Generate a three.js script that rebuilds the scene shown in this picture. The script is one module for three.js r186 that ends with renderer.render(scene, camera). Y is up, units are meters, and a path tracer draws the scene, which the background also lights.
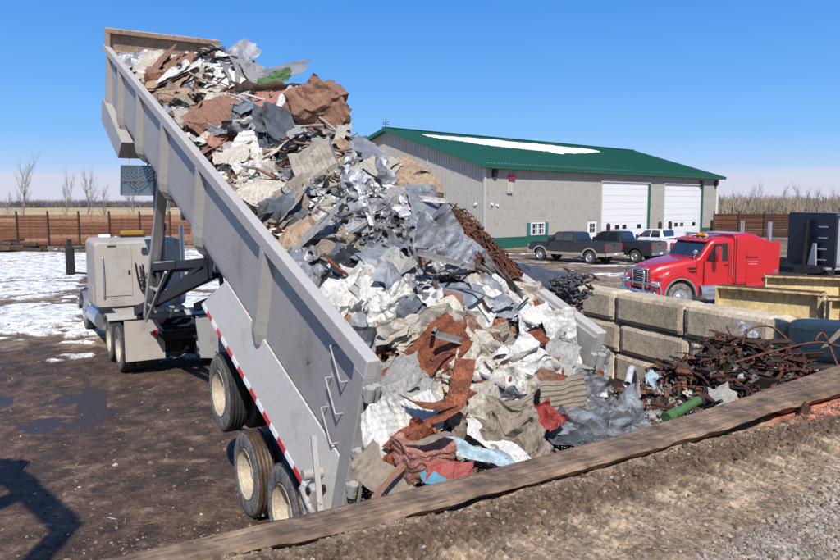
import * as THREE from 'three';
import { mergeGeometries } from 'three/addons/utils/BufferGeometryUtils.js';
import { RoundedBoxGeometry } from 'three/addons/geometries/RoundedBoxGeometry.js';

// ------------------------------------------------------------------ camera, sky, sun, exposure
const scene = new THREE.Scene();
const camera = new THREE.PerspectiveCamera(42.12, 1024 / 683, 0.1, 6000);
camera.position.set(0, 3.8, 0);
camera.rotation.set(-Math.atan(77 / 727), 0, 0);
const renderer = new THREE.WebGLRenderer({ antialias: true });
renderer.toneMapping = THREE.LinearToneMapping;
renderer.toneMappingExposure = 1.0;
renderer.shadowMap.enabled = true;
renderer.setSize(1024, 683);

const SUN_AZ = 6 * Math.PI / 180, SUN_EL = 51 * Math.PI / 180;          // behind the camera, a little to its right
const sunDir = new THREE.Vector3(Math.sin(SUN_AZ) * Math.cos(SUN_EL), Math.sin(SUN_EL), Math.cos(SUN_AZ) * Math.cos(SUN_EL));
const sun = new THREE.DirectionalLight(new THREE.Color().setRGB(1, 0.955, 0.88), 5);
sun.position.copy(sunDir).multiplyScalar(120); sun.target.position.set(0, 0, -20);
sun.castShadow = true; sun.shadow.mapSize.set(4096, 4096);
Object.assign(sun.shadow.camera, { left: -70, right: 70, top: 70, bottom: -70, near: 1, far: 320 });
scene.add(sun, sun.target);
{
  const W = 1024, H = 512, data = new Float32Array(W * H * 4);
  const clamp01 = x => Math.min(1, Math.max(0, x));
  const stops = [[-90, .20, .17, .14], [-1, .30, .28, .27], [0, .64, .68, .83], [1.7, .62, .68, .86], [2.5, .45, .645, .92], [5, .25, .54, .97], [9, .150, .43, .94], [15, .085, .31, .82], [25, .062, .235, .66], [45, .045, .17, .50], [90, .036, .13, .40]];
  for (let j = 0; j < H; j++) {
    const el = (j + .5) / H * 180 - 90;
    let k = 0; while (k < stops.length - 2 && el > stops[k + 1][0]) k++;
    const A = stops[k], B = stops[k + 1], t = Math.min(1, Math.max(0, (el - A[0]) / (B[0] - A[0])));
    for (let i = 0; i < W; i++) {
      const az = (i + .5) / W * Math.PI * 2 - Math.PI, q = (j * W + i) * 4;
      // forward scattering round the sun
      const ce = Math.cos(el * Math.PI / 180);
      const dx = Math.cos(az) * ce, dz = Math.sin(az) * ce, dy = Math.sin(el * Math.PI / 180);
      const cs = dx * sunDir.x + dy * sunDir.y + dz * sunDir.z;
      const m = el > 0 ? .6 * Math.pow(Math.max(0, cs), 40) + .10 * Math.pow(Math.max(0, cs), 6) : 0;
      const bank = el > -.5 && el < 3.2 ? .55 * clamp01((2.3 + .25 * Math.sin(az * 9) + .15 * Math.sin(az * 23 + 1) - el) / .35) : 0;      // low flat cloud bank
      for (let c = 0; c < 3; c++) data[q + c] = A[c + 1] + (B[c + 1] - A[c + 1]) * t + m * [1, .95, .85][c], data[q + c] += bank * ([.68, .69, .80][c] - data[q + c]);
      data[q + 3] = 1;
    }
  }
  const sky = new THREE.DataTexture(data, W, H, THREE.RGBAFormat, THREE.FloatType);
  sky.mapping = THREE.EquirectangularReflectionMapping; sky.magFilter = THREE.LinearFilter; sky.minFilter = THREE.LinearFilter; sky.needsUpdate = true;
  scene.background = sky; scene.environment = sky;
}

// ------------------------------------------------------------------ helpers
const rng = s => { let a = (s * 2654435761) >>> 0; return () => { a = (a + 0x6D2B79F5) | 0; let t = Math.imul(a ^ (a >>> 15), 1 | a); t = (t + Math.imul(t ^ (t >>> 7), 61 | t)) ^ t; return ((t ^ (t >>> 14)) >>> 0) / 4294967296; }; };
const V = (x, y, z) => new THREE.Vector3(x, y, z);
const rgb = (r, g, b) => new THREE.Color().setRGB(r, g, b);
const clamp = (x, a = 0, b = 1) => Math.min(b, Math.max(a, x));
const ss = (a, b, x) => { const t = clamp((x - a) / (b - a)); return t * t * (3 - 2 * t); };
const lerp = (a, b, t) => a + (b - a) * t;
const table = (pts, x) => { if (x <= pts[0][0]) return pts[0][1]; for (let i = 1; i < pts.length; i++) if (x <= pts[i][0]) return lerp(pts[i - 1][1], pts[i][1], (x - pts[i - 1][0]) / (pts[i][0] - pts[i - 1][0])); return pts[pts.length - 1][1]; };
const hash2 = (x, y, s = 0) => { let h = Math.imul(x | 0, 374761393) + Math.imul(y | 0, 668265263) + Math.imul(s | 0, 1274126177); h = Math.imul(h ^ (h >>> 13), 1274126177); return ((h ^ (h >>> 16)) >>> 0) / 4294967296; };
function vnoise(x, y, s = 0, per = 0) {
  const xi = Math.floor(x), yi = Math.floor(y), fx = x - xi, fy = y - yi, u = fx * fx * (3 - 2 * fx), v = fy * fy * (3 - 2 * fy);
  const w = n => per ? ((n % per) + per) % per : n;
  const a = hash2(w(xi), w(yi), s), b = hash2(w(xi + 1), w(yi), s), c = hash2(w(xi), w(yi + 1), s), d = hash2(w(xi + 1), w(yi + 1), s);
  return lerp(lerp(a, b, u), lerp(c, d, u), v);
}
function fbm(x, y, oct = 4, s = 0, per = 0) { let t = 0, a = .5, n = 0; for (let o = 0; o < oct; o++) { t += a * vnoise(x, y, s + o * 17, per); n += a; x *= 2; y *= 2; if (per) per *= 2; a *= .5; } return t / n; }

const used = {};
const numbered = n => { const k = used[n] = (used[n] ?? -1) + 1; return k ? n + '_' + String(k).padStart(3, '0') : n; };
function boxUV(g, s = 1) {                                             // uv in metres from the dominant direction of each face
  const p = g.attributes.position, uv = new Float32Array(p.count * 2), a = V(), b = V(), c = V(), n = V();
  for (let i = 0; i < p.count; i += 3) {
    a.fromBufferAttribute(p, i); b.fromBufferAttribute(p, i + 1); c.fromBufferAttribute(p, i + 2);
    n.copy(b).sub(a).cross(c.clone().sub(a)); const X = Math.abs(n.x), Y = Math.abs(n.y), Z = Math.abs(n.z);
    [a, b, c].forEach((q, k) => { const j = (i + k) * 2; if (Y >= X && Y >= Z) { uv[j] = q.x * s; uv[j + 1] = q.z * s; } else if (X >= Z) { uv[j] = q.z * s; uv[j + 1] = q.y * s; } else { uv[j] = q.x * s; uv[j + 1] = q.y * s; } });
  }
  g.setAttribute('uv', new THREE.BufferAttribute(uv, 2)); return g;
}
const nz = g => { if (g.index) g = g.toNonIndexed(); for (const k of Object.keys(g.attributes)) if (!['position', 'normal'].includes(k)) g.deleteAttribute(k); if (!g.attributes.normal) g.computeVertexNormals(); g.groups = []; return g; };
const join = gs => boxUV(mergeGeometries([gs].flat(3).map(nz)));
const flat = g => { if (g.index) g = g.toNonIndexed(); g.computeVertexNormals(); return g; };
const xf = (g, x = 0, y = 0, z = 0, rx = 0, ry = 0, rz = 0) => g.applyMatrix4(new THREE.Matrix4().compose(V(x, y, z), new THREE.Quaternion().setFromEuler(new THREE.Euler(rx, ry, rz)), V(1, 1, 1)));
const box = (w, h, d, x, y, z, rx, ry, rz) => xf(new THREE.BoxGeometry(w, h, d), x, y, z, rx, ry, rz);
const rbox = (w, h, d, r, x, y, z, rx, ry, rz) => xf(new RoundedBoxGeometry(w, h, d, 2, Math.min(r, w / 2.01, h / 2.01, d / 2.01)), x, y, z, rx, ry, rz);
const cyl = (p, q, r0, r1 = r0, n = 10, open = false) => { const a = V(...p), b = V(...q), L = a.distanceTo(b); const g = new THREE.CylinderGeometry(r1, r0, L, n, 1, open); g.applyQuaternion(new THREE.Quaternion().setFromUnitVectors(V(0, 1, 0), b.clone().sub(a).normalize())); return g.translate((a.x + b.x) / 2, (a.y + b.y) / 2, (a.z + b.z) / 2); };
const bar = (p, q, w, h) => { const a = V(...p), b = V(...q), L = a.distanceTo(b); const m = new THREE.Matrix4().lookAt(a, b, Math.abs(b.clone().sub(a).normalize().y) > .98 ? V(1, 0, 0) : V(0, 1, 0)); const g = new THREE.BoxGeometry(w, h, L); g.applyMatrix4(m); return g.translate((a.x + b.x) / 2, (a.y + b.y) / 2, (a.z + b.z) / 2); };
const tube = (pts, r, n = 6, seg = 0, closed = false) => new THREE.TubeGeometry(new THREE.CatmullRomCurve3(pts.map(p => V(...p)), closed, 'centripetal'), seg || pts.length * 5, r, n, closed);
const prism = (pts, z0, z1, bev = 0) => { const s = new THREE.Shape(pts.map(p => new THREE.Vector2(p[0], p[1]))); const g = new THREE.ExtrudeGeometry(s, { depth: z1 - z0 - 2 * bev, bevelEnabled: bev > 0, bevelThickness: bev, bevelSize: bev, bevelOffset: -bev, bevelSegments: 2, curveSegments: 8 }); return g.translate(0, 0, z0 + bev); };
const lathe = (pts, n = 32) => new THREE.LatheGeometry(pts.map(p => new THREE.Vector2(p[0], p[1])), n);
function loft(sections, caps = true) {                                // rings of equal length; smooth shading left to computeVertexNormals
  const m = sections[0].length, pos = [], idx = [];
  sections.forEach(s => s.forEach(p => pos.push(...p)));
  for (let i = 0; i < sections.length - 1; i++) for (let j = 0; j < m; j++) { const a = i * m + j, b = i * m + (j + 1) % m, c = a + m, d = b + m; idx.push(a, c, b, b, c, d); }
  if (caps) for (const [i, f] of [[0, 1], [sections.length - 1, 0]]) { const c = pos.length / 3, s = sections[i], k = [0, 0, 0]; s.forEach(p => { k[0] += p[0] / m; k[1] += p[1] / m; k[2] += p[2] / m; }); pos.push(...k); s.forEach(p => pos.push(...p)); for (let j = 0; j < m; j++) f ? idx.push(c, c + 1 + j, c + 1 + (j + 1) % m) : idx.push(c, c + 1 + (j + 1) % m, c + 1 + j); }
  const g = new THREE.BufferGeometry(); g.setAttribute('position', new THREE.Float32BufferAttribute(pos, 3)); g.setIndex(idx); g.computeVertexNormals(); return g;
}
// a rounded-rectangle ring in the y-z plane at x, for loft()
const ring = (x, y0, y1, z0, z1, r = .1, k = 3) => { const o = []; const cs = [[z1 - r, y1 - r, 0], [z0 + r, y1 - r, 1], [z0 + r, y0 + r, 2], [z1 - r, y0 + r, 3]]; for (const [cz, cy, q] of cs) for (let i = 0; i <= k; i++) { const a = (q + i / k) * Math.PI / 2; o.push([x, cy + r * Math.sin(a), cz + r * Math.cos(a)]); } return o; };
function part(name, geos, mat, parent, keepUV) { const g = keepUV ? geos : join(geos); const m = new THREE.Mesh(g, mat); m.name = name; m.castShadow = m.receiveShadow = true; parent.add(m); return m; }
function tag(o, label, category, group, kind) { o.userData = { label, category }; if (group) o.userData.group = group; if (kind) o.userData.kind = kind; return o; }
function thing(name, label, category, group) { const o = new THREE.Group(); o.name = numbered(name); scene.add(o); return tag(o, label, category, group); }
function solo(name, geos, mat, label, category, group, kind) { const m = part(numbered(name), geos, mat, scene); return tag(m, label, category, group, kind); }
function struct(name, g, mat, raw) { const m = part(numbered(name), g, mat, scene, raw); m.userData = { kind: 'structure' }; return m; }
// ground position (X right, D depth) and heading (hX, hD); local x forward, y up, z to the thing's right
const place = (o, X, D, hX, hD, y = 0) => { o.position.set(X, y, -D); o.rotation.y = Math.atan2(hD, hX); return o; };
function copyOf(o, label) { const c = o.clone(); c.name = numbered(o.name.replace(/_\d+$/, '')); c.userData = { ...o.userData }; if (label) c.userData.label = label; scene.add(c); return c; }

// ------------------------------------------------------------------ procedural textures (all tile)
function mkTex(N, fn, srgb = true) {
  const d = new Uint8Array(N * N * 4);
  for (let j = 0; j < N; j++) for (let i = 0; i < N; i++) { const c = fn(i / N, j / N); const q = (j * N + i) * 4; for (let k = 0; k < 3; k++) d[q + k] = 255 * clamp(c[k]); d[q + 3] = 255; }
  const t = new THREE.DataTexture(d, N, N, THREE.RGBAFormat); t.wrapS = t.wrapT = THREE.RepeatWrapping; t.magFilter = THREE.LinearFilter; t.minFilter = THREE.LinearMipmapLinearFilter; t.generateMipmaps = true; if (srgb) t.colorSpace = THREE.SRGBColorSpace; t.needsUpdate = true; return t;
}
const rep = (t, s) => { const c = t.clone(); c.repeat.set(s, s); c.needsUpdate = true; return c; };
const g3 = v => [v, v, v];
const TX = {};
TX.dirt = mkTex(512, (u, v) => { const a = fbm(u * 8, v * 8, 5, 1, 8), b = fbm(u * 64, v * 64, 3, 7, 64), p = vnoise(u * 180, v * 180, 9, 180); const t = .62 + .5 * (a - .5) + .5 * (b - .5) + (p > .86 ? .16 : 0) - (p < .1 ? .14 : 0); return [t, t * .985, t * .96]; });
TX.dirtB = mkTex(512, (u, v) => { const a = fbm(u * 10, v * 10, 4, 3, 10), b = fbm(u * 60, v * 60, 3, 5, 60), p = vnoise(u * 170, v * 170, 19, 170); return g3(.45 * a + .35 * b + .2 * p); }, false);
TX.paint = mkTex(512, (u, v) => { const a = fbm(u * 5, v * 5, 5, 11, 5), b = fbm(u * 40, v * 40, 3, 13, 40), s = fbm(u * 60, v * 4, 3, 15, 0 || 4); const g = ss(.56, .80, a * .6 + b * .4) * .55 + .25 * ss(.5, .9, s); const t = .95 - .22 * (b - .5) - .06 * s; return [lerp(t, .55, g), lerp(t * .99, .47, g), lerp(t * .97, .39, g)]; });
TX.rust = mkTex(512, (u, v) => { const a = fbm(u * 6, v * 6, 5, 21, 6), b = fbm(u * 50, v * 50, 3, 23, 50); const t = .62 + .55 * (b - .5); const k = ss(.4, .65, a); return [lerp(t, t * .72, k), lerp(t * .86, t * .62, k), lerp(t * .76, t * .62, k)]; });
TX.galv = mkTex(512, (u, v) => { const a = fbm(u * 9, v * 9, 4, 31, 9), b = fbm(u * 48, v * 48, 2, 33, 48); const k = ss(.56, .7, fbm(u * 4, v * 4, 5, 37, 4)); const t = .8 + .3 * (a - .5) + .14 * (b - .5); return [lerp(t, .5, k * .6), lerp(t, .4, k * .6), lerp(t * 1.01, .32, k * .6)]; });
TX.trailer = mkTex(512, (u, v) => { const a = fbm(u * 3, v * 3, 5, 41, 3), b = fbm(u * 60, v * 60, 3, 43, 60), s = fbm(u * 36, v * 2, 4, 45, 0 || 2); const sc = vnoise(u * 7 + v * 2, v * 90, 47, 0) > .93 && vnoise(u * 5, v * 9, 48, 0) > .6 ? .3 : 0; const k = ss(.46, .8, a) * .6 + ss(.52, .85, s) * .5 + (b > .72 ? .25 : 0) + sc; const t = .9 + .1 * (b - .5); return [lerp(t, .60, k), lerp(t, .55, k), lerp(t * 1.01, .50, k)]; });
TX.concrete = mkTex(512, (u, v) => { const a = fbm(u * 4, v * 4, 5, 51, 4), b = fbm(u * 40, v * 40, 4, 53, 40), p = vnoise(u * 150, v * 150, 55, 150), s = fbm(u * 18, v * 3, 4, 57, 3); let t = .84 + .34 * (a - .5) + .26 * (b - .5) - (p > .92 ? .18 : 0) - .18 * ss(.55, .75, s); return [t, t * .95, t * .87]; });
TX.wood = mkTex(512, (u, v) => { const w = fbm(u * 3, v * 3, 3, 61, 3) * .5; const g = fbm(u * 5, (v + w * .06) * 90, 4, 63, 0), c = vnoise(u * 9, v * 140, 65, 0), k = fbm(u * 7, v * 7, 5, 67, 7); const dd = fbm(u * 24, v * 24, 4, 69, 24); const t = .62 + .26 * (g - .5) - (c > .88 ? .14 : 0) + .4 * (k - .5) + .3 * (dd - .5); return [t, t * .9, t * .8]; });
TX.bark = mkTex(256, (u, v) => { const t = .5 + .5 * fbm(u * 40, v * 8, 3, 71, 8); return g3(t); });

const M = {};
const mat = (c, rough = .8, metal = 0, o = {}) => new THREE.MeshStandardMaterial({ color: Array.isArray(c) ? rgb(...c) : c, roughness: rough, metalness: metal, ...o });
const phys = (c, rough, metal, o) => new THREE.MeshPhysicalMaterial({ color: rgb(...c), roughness: rough, metalness: metal, ...o });
M.trailer = mat([.51, .475, .435], .55, .1, { map: rep(TX.trailer, .45) });
M.rail = mat([.60, .555, .505], .7, 0, { map: rep(TX.trailer, 1.1) });
M.trailerDirty = mat([.62, .51, .43], .8, 0, { map: rep(TX.concrete, .6) });
M.tireWall = mat([.10, .097, .09], .85, 0, { map: rep(TX.dirt, 1.5) });
M.rim = mat([.72, .67, .585], .7, 0, { map: rep(TX.concrete, 1.2) });
M.black = mat([.018, .018, .02], .6, .1);
M.darkSteel = mat([.035, .035, .04], .6, .4, { map: rep(TX.dirt, 1) });
M.chassis = mat([.06, .05, .043], .85, .1, { map: rep(TX.dirt, 1) });
M.chrome = mat([.75, .75, .76], .18, 1);
M.alu = mat([.6, .6, .61], .38, .9);
M.glass = phys([.02, .025, .03], .06, 0, { clearcoat: 1, clearcoatRoughness: .03 });
M.white = mat([.78, .78, .77], .5, 0);
M.concrete = mat([.92, .84, .72], .92, 0, { map: rep(TX.concrete, .55), bumpMap: rep(TX.concrete, 1.1), bumpScale: .01 });
M.concreteB = mat([.80, .72, .60], .92, 0, { map: rep(TX.concrete, .47), bumpMap: rep(TX.concrete, 1.1), bumpScale: .01 });
M.rustSteel = mat([.36, .17, .10], .9, .1, { map: rep(TX.rust, 1) });

// ------------------------------------------------------------------ ground
const axis = (a, b, f) => { const o = [a]; let x = a; while (x < b) { x += f(x); o.push(Math.min(x, b)); } return o; };
function gridMesh(xs, ds, fn) {                                        // fn(X, D) -> [height, r, g, b]
  const nx = xs.length, nd = ds.length, pos = new Float32Array(nx * nd * 3), col = new Float32Array(nx * nd * 3), uv = new Float32Array(nx * nd * 2), idx = [];
  for (let j = 0; j < nd; j++) for (let i = 0; i < nx; i++) { const q = j * nx + i, r = fn(xs[i], ds[j]); pos.set([xs[i], r[0], -ds[j]], q * 3); col.set([r[1], r[2], r[3]], q * 3); uv.set([xs[i], ds[j]], q * 2); if (i && j) { const a = q - nx - 1, b = q - nx, c = q - 1; idx.push(a, b, c, b, q, c); } }
  const g = new THREE.BufferGeometry(); g.setAttribute('position', new THREE.BufferAttribute(pos, 3)); g.setAttribute('color', new THREE.BufferAttribute(col, 3)); g.setAttribute('uv', new THREE.BufferAttribute(uv, 2)); g.setIndex(idx); g.computeVertexNormals(); return g;
}
const mix3 = (a, b, t) => [lerp(a[0], b[0], t), lerp(a[1], b[1], t), lerp(a[2], b[2], t)];
// wheel tracks across the yard: pairs of curved lines, X as a function of D
const tracks = [[-12, 17, .9, 1.8], [-20, 20, .35, 1.7], [-25, 30, .8, 1.8], [-16, 22, .18, 1.6], [-13, 30, -.5, 1.8], [-22, 26, .55, 1.7], [-9.5, 20, -.28, 1.8], [-27, 34, -.2, 1.7], [-18, 18, 1.4, 1.8], [-30, 40, 1.1, 1.8]];
function trackAt(X, D) { let m = 0; for (const [x0, d0, sl, gap] of tracks) { const c = x0 + sl * (D - d0) + .012 * (D - d0) ** 2 + .35 * (vnoise(D * .12, x0, 5) - .5); for (const o of [-gap / 2, gap / 2]) { const q = Math.abs(X - c - o) / Math.sqrt(1 + sl * sl); m = Math.max(m, 1 - ss(.16, .34, q)); } } return m; }
function yard(X, D) {
  const n1 = fbm(X * .16 + 5, D * .16, 5, 2), n2 = fbm(X * .9, D * .9, 4, 4), n3 = fbm(X * 4.5, D * 4.5, 3, 6);
  const tk = D > 13 ? trackAt(X, D) : 0;
  let h = .10 * (n1 - .5) + .055 * (n2 - .5) + .03 * (n3 - .5) - .03 * tk;
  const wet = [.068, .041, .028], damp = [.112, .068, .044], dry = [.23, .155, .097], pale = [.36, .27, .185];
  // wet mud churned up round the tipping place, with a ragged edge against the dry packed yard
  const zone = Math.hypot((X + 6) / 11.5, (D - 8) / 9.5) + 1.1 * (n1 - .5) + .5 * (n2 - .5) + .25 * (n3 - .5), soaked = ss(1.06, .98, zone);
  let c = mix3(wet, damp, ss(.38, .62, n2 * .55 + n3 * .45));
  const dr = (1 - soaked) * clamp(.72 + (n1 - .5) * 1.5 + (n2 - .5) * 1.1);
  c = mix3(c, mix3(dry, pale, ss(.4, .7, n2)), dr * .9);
  if (D < 15 && n3 > .66) c = mix3(c, pale, ss(.66, .8, n3) * .35);
  // snow: streaks lying across the yard, cut by the tracks
  const st = .5 + 1.35 * (fbm(X * .09 + D * .06, D * .42 + 3, 5, 8) - .5) + .10 * (fbm(X * .12 - D * .1, D * 1.5, 3, 9) - .5), st2 = fbm(X * .5, D * 1.3, 4, 12);
  let cov = table([[13.5, -.5], [15.5, -.2], [17, -.075], [20, -.01], [26, .045], [34, .08], [44, .10], [54, .05], [60, -.1], [66, -.5]], D);
  cov += table([[-60, .02], [-34, .03], [-14, .05], [-8, 0], [-2, -.06], [3, -.16], [12, -.17], [40, -.24]], X);
  if (X > 3) cov += D < 30 ? .04 : -.02;
  const s = .045 + st * .6 + (.5 + 1.3 * (st2 - .5)) * .4 + cov - .5 - (D < 24 ? .12 : .26) * tk + .2 * (fbm(X * 2.6, D * 3.4, 4, 14) - .5);
  const sn = ss(.0, .035, s);
  if (sn > 0) { c = mix3(c, mix3([.80, .815, .83], [.58, .54, .49], ss(.045, .0, s) * .7 + .25 * ss(.5, .8, n3)), sn); h += sn * (.02 + .06 * clamp(s * 4)); }
  { const q = Math.hypot((X + 7.6) / 2.3, (D - 13.1) / 1.5); const wq = ss(1.7, .3, q); h += wq * (-.05 + .06 * (n2 - .5) + .035 * (fbm(X * 2.2, D * 2.2, 3, 16) - .5)); }
  return [h, ...c];
}
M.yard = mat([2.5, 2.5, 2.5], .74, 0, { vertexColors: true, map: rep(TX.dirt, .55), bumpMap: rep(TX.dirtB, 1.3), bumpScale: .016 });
{
  const xs = axis(-75, 62, x => x < -10 ? .05 + .012 * (-10 - x) : x < -.5 ? .05 : .05 + .012 * (x + .5));
  const ds = axis(-6, 96, d => d < 4 ? .5 : d < 7 ? .12 : .028 + .0052 * (d - 5));
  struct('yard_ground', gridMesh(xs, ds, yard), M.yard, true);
}
M.field = mat([2.6, 2.6, 2.6], .95, 0, { vertexColors: true, map: rep(TX.dirt, .12) });
{
  const xs = axis(-2600, 2600, x => 6 + .08 * Math.abs(x)), ds = axis(-200, 3200, d => d < 40 ? 40 : d < 160 ? 2.5 : 6 + .07 * (d - 160));
  struct('field', gridMesh(xs, ds, (X, D) => { const n = fbm(X * .012, D * .06, 4, 22), m = fbm(X * .2, D * .5, 3, 24); let c = mix3([.42, .305, .15], [.58, .44, .24], ss(.3, .7, n)); c = mix3(c, [.19, .14, .085], ss(.55, .75, m) * .5); if (D < 66) c = mix3(c, [.26, .19, .13], .6); return [-.14 + (D > 80 ? .5 * (n - .5) : 0), ...c]; }), M.field, true);
}
{ // shallow melt-water standing in the mud
  const s = new THREE.Shape(); const P = [[-13, -16], [-8, -17.5], [-3.5, -16.5], [-3, -13.6], [-3.4, -11], [-4.6, -9.4], [-7.3, -9], [-10.5, -9.4], [-13, -12]]; s.setFromPoints(new THREE.SplineCurve([...P, P[0]].map(p => new THREE.Vector2(p[0], -p[1]))).getPoints(60));
  const g = new THREE.ShapeGeometry(s); g.rotateX(-Math.PI / 2); g.translate(0, -.068, 0);
  struct('puddle', [g], mat([.05, .032, .022], .45, 0, { bumpMap: rep(TX.dirtB, .8), bumpScale: .02 }));
}

// ------------------------------------------------------------------ the bank the photograph was taken from: t runs along its edge beam, w away from it toward the camera
const EX = .849, ED = .5275;                                            // edge direction (X, D)
const edge = (t, w) => [.48 + EX * t + ED * w, 4.24 + ED * t - EX * w];
const edgeH = t => 2.1 + (t < 0 ? .009 : .0075) * t * t;
M.bank = mat([2.5, 2.5, 2.5], .95, 0, { vertexColors: true, map: rep(TX.dirt, .9), bumpMap: rep(TX.dirtB, 2.2), bumpScale: .008 });
function bankTop(t, w) {
  const n1 = fbm(t * .7, w * .7, 4, 31), n2 = fbm(t * 3, w * 3, 4, 33), n3 = fbm(t * 14, w * 14, 3, 35);
  let h = table([[-8, 2.19], [-2, 2.12], [0, 2.04], [3, 2.05], [4, 2.08], [6, 2.14], [14, 2.25]], t) + .05 * (n1 - .5) + .05 * (n2 - .5) + .018 * (n3 - .5);
  // loose spill against the beam, then scraped cleat marks running away from it
  h += .03 * ss(.3, .12, w) * (n2 + .3) + .035 * Math.exp(-(((w - .30 - .1 * (n1 - .5)) / .1) ** 2)) * (.5 + n2);
  const band = ss(.24, .36, w + .16 * (n1 - .5)) * ss(1.25, .9, w + .2 * (n2 - .5));
  const ph = t * 12.5 + 4.5 * (fbm(t * 1.1, w * .6, 3, 37) - .5) + w * .6, rdg = fbm(t * 13 + w * 1.6, w * 1.6 - t * .3, 3, 38);
  const cle = Math.abs(((ph % 1) + 1) % 1 - .5) * 2;
  const amp = ss(.42, .62, fbm(t * .8, w * 1.0, 3, 39));
  h += band * (.055 * (.3 + .7 * amp) * (.4 + rdg) * (ss(.15, .85, cle) - .5) * ss(.85, .45, w) + .018 * (rdg - .5)) - .055 * ss(.09, .0, w);
  const dark = [.15, .094, .056], mid = [.29, .205, .132], palec = [.39, .292, .20], grey = [.39, .335, .28];
  let c = mix3(mid, palec, .15 + .7 * ss(.3, .7, n2 * .6 + n1 * .4));
  const db = Math.exp(-(((w - .30 - .3 * (n1 - .5)) / .15) ** 2));
  c = mix3(c, dark, clamp(db * 1.5 * ss(.28, .5, n2 + .15)));
  c = mix3(c, palec, ss(.16, .04, w) * ss(.35, .6, n3) * .9);
  if (band * amp > 0) c = mix3(c, dark, .4 * band * amp * ss(.55, .2, cle));
  c = mix3(c, grey, ss(.0, .22, w - 1.08 + .14 * t + .3 * (n1 - .5)) * ss(-.6, .4, t) * .9);
  if (t > 2.6 && w < .3) c = mix3(c, [.70, .22, .12], ss(2.6, 3.2, t) * ss(.3, .16, w) * ss(5.4, 4.6, t) * ss(.3, .55, n2 + .1) * .75);   // sprayed orange marking paint
  return [h, ...c];
}
{
  const ts = axis(-9, 13, t => t < -3 ? .1 : t < 4.4 ? .013 : .1), ws = axis(-.34, 14, w => w < 1.6 ? .017 : .12);
  const g = gridMesh(ts, ws, (t, w) => w < -.3 ? [-.2, .2, .15, .1] : bankTop(t, w));
  const p = g.attributes.position; for (let i = 0; i < p.count; i++) { const [X, D] = edge(p.getX(i), -p.getZ(i)); p.setX(i, X); p.setZ(i, -D); }
  const ix = g.index.array; for (let i = 0; i < ix.length; i += 3) { const t = ix[i]; ix[i] = ix[i + 1]; ix[i + 1] = t; }
  g.computeVertexNormals();
  struct('dirt_bank', g, M.bank, true);
}
const stoneGeo = (s, sq = .7) => { const g = new THREE.IcosahedronGeometry(1, 1); const R = rng(s), p = g.attributes.position, m = {}; for (let i = 0; i < p.count; i++) { const k = [p.getX(i), p.getY(i), p.getZ(i)].map(v => v.toFixed(3)).join(); m[k] ??= .72 + .5 * R(); p.setXYZ(i, p.getX(i) * m[k], p.getY(i) * m[k] * sq, p.getZ(i) * m[k]); } return flat(g); };
{ // gravel and crumbs on the bank, one InstancedMesh
  const R = rng(77), N = 19000, im = new THREE.InstancedMesh(stoneGeo(3), mat([1, 1, 1], .95), N), m = new THREE.Matrix4(), q = new THREE.Quaternion();
  for (let i = 0; i < N; i++) {
    let t, w; const k = i / N;
    if (k < .48) { t = -.6 + R() * 4.2; w = .55 + R() * 1.3; if (R() > ss(.0, .2, w - 1.06 + .14 * t + .3 * (fbm(t * .7, w * .7, 4, 31) - .5)) * ss(-.6, .4, t) + .03) { i--; continue; } }
    else if (k < .62) { t = -2.5 + R() * 7.5; w = .28 + .3 * (fbm(t * .7, .2, 4, 31) - .5) + (R() + R() - 1) * .24; }
    else if (k < .70) { t = -3 + R() * 9; w = .03 + Math.abs(R() + R() - 1) * .3; }
    else { t = -3 + R() * 7.5; w = R() * 1.7; }
    const [X, D] = edge(t, w), h = bankTop(t, w)[0]; let s = (.0035 + .013 * R() ** 4.5) * (k < .48 ? 1.15 : .9);
    q.setFromEuler(new THREE.Euler(R() * 6, R() * 6, R() * 6)); m.compose(V(X, h + s * .25, -D), q, V(s, s, s)); im.setMatrixAt(i, m);
    if (k > .48 && k < .62) { s *= 1.7; m.scale(V(1.7, 1.7, 1.7)); im.setMatrixAt(i, m); } const b = .5 + R() * .7; const c = k > .48 && k < .62 ? [.17, .11, .07] : k > .62 && R() < .6 ? [.22, .155, .10] : R() < .45 ? [.36, .30, .235] : R() < .5 ? [.34, .30, .26] : [.25, .18, .125]; im.setColorAt(i, rgb(c[0] * b, c[1] * b, c[2] * b));
  }
  im.name = 'gravel'; tag(im, 'loose grey gravel and crumbs on the dirt bank', 'gravel', null, 'stuff'); im.castShadow = im.receiveShadow = true; scene.add(im);
}
{ // clods, straw and bits trodden into the yard mud
  const R = rng(78), N = 5200, im = new THREE.InstancedMesh(stoneGeo(5, .6), mat([1, 1, 1], .95), N), m = new THREE.Matrix4(), q = new THREE.Quaternion();
  for (let i = 0; i < N; i++) {
    const D = 6.5 + 16 * R() ** 1.5, X = -.62 * D - .5 + R() * (.62 * D + .6), s = (.006 + .020 * R() ** 3.5) * (R() < .12 ? 1.6 : 1), l = R() < .2 ? 3.5 : 1;
    q.setFromEuler(new THREE.Euler(l > 1 ? 0 : R() * 6, R() * 6, 0)); m.compose(V(X, yard(X, D)[0] + s * .2, -D), q, V(s * l, s * (l > 1 ? .3 : 1), s * (l > 1 ? .3 : 1))); im.setMatrixAt(i, m);
    const c = R() < .02 ? [.5, .46, .4] : l > 1 ? [.22, .16, .1] : R() < .35 ? [.2, .145, .1] : [.085, .058, .04]; im.setColorAt(i, rgb(...c));
  }
  im.name = 'mud_clods'; tag(im, 'clods straw and pale bits trodden into the dark mud', 'clods', null, 'stuff'); im.castShadow = im.receiveShadow = true; scene.add(im);
}

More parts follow.
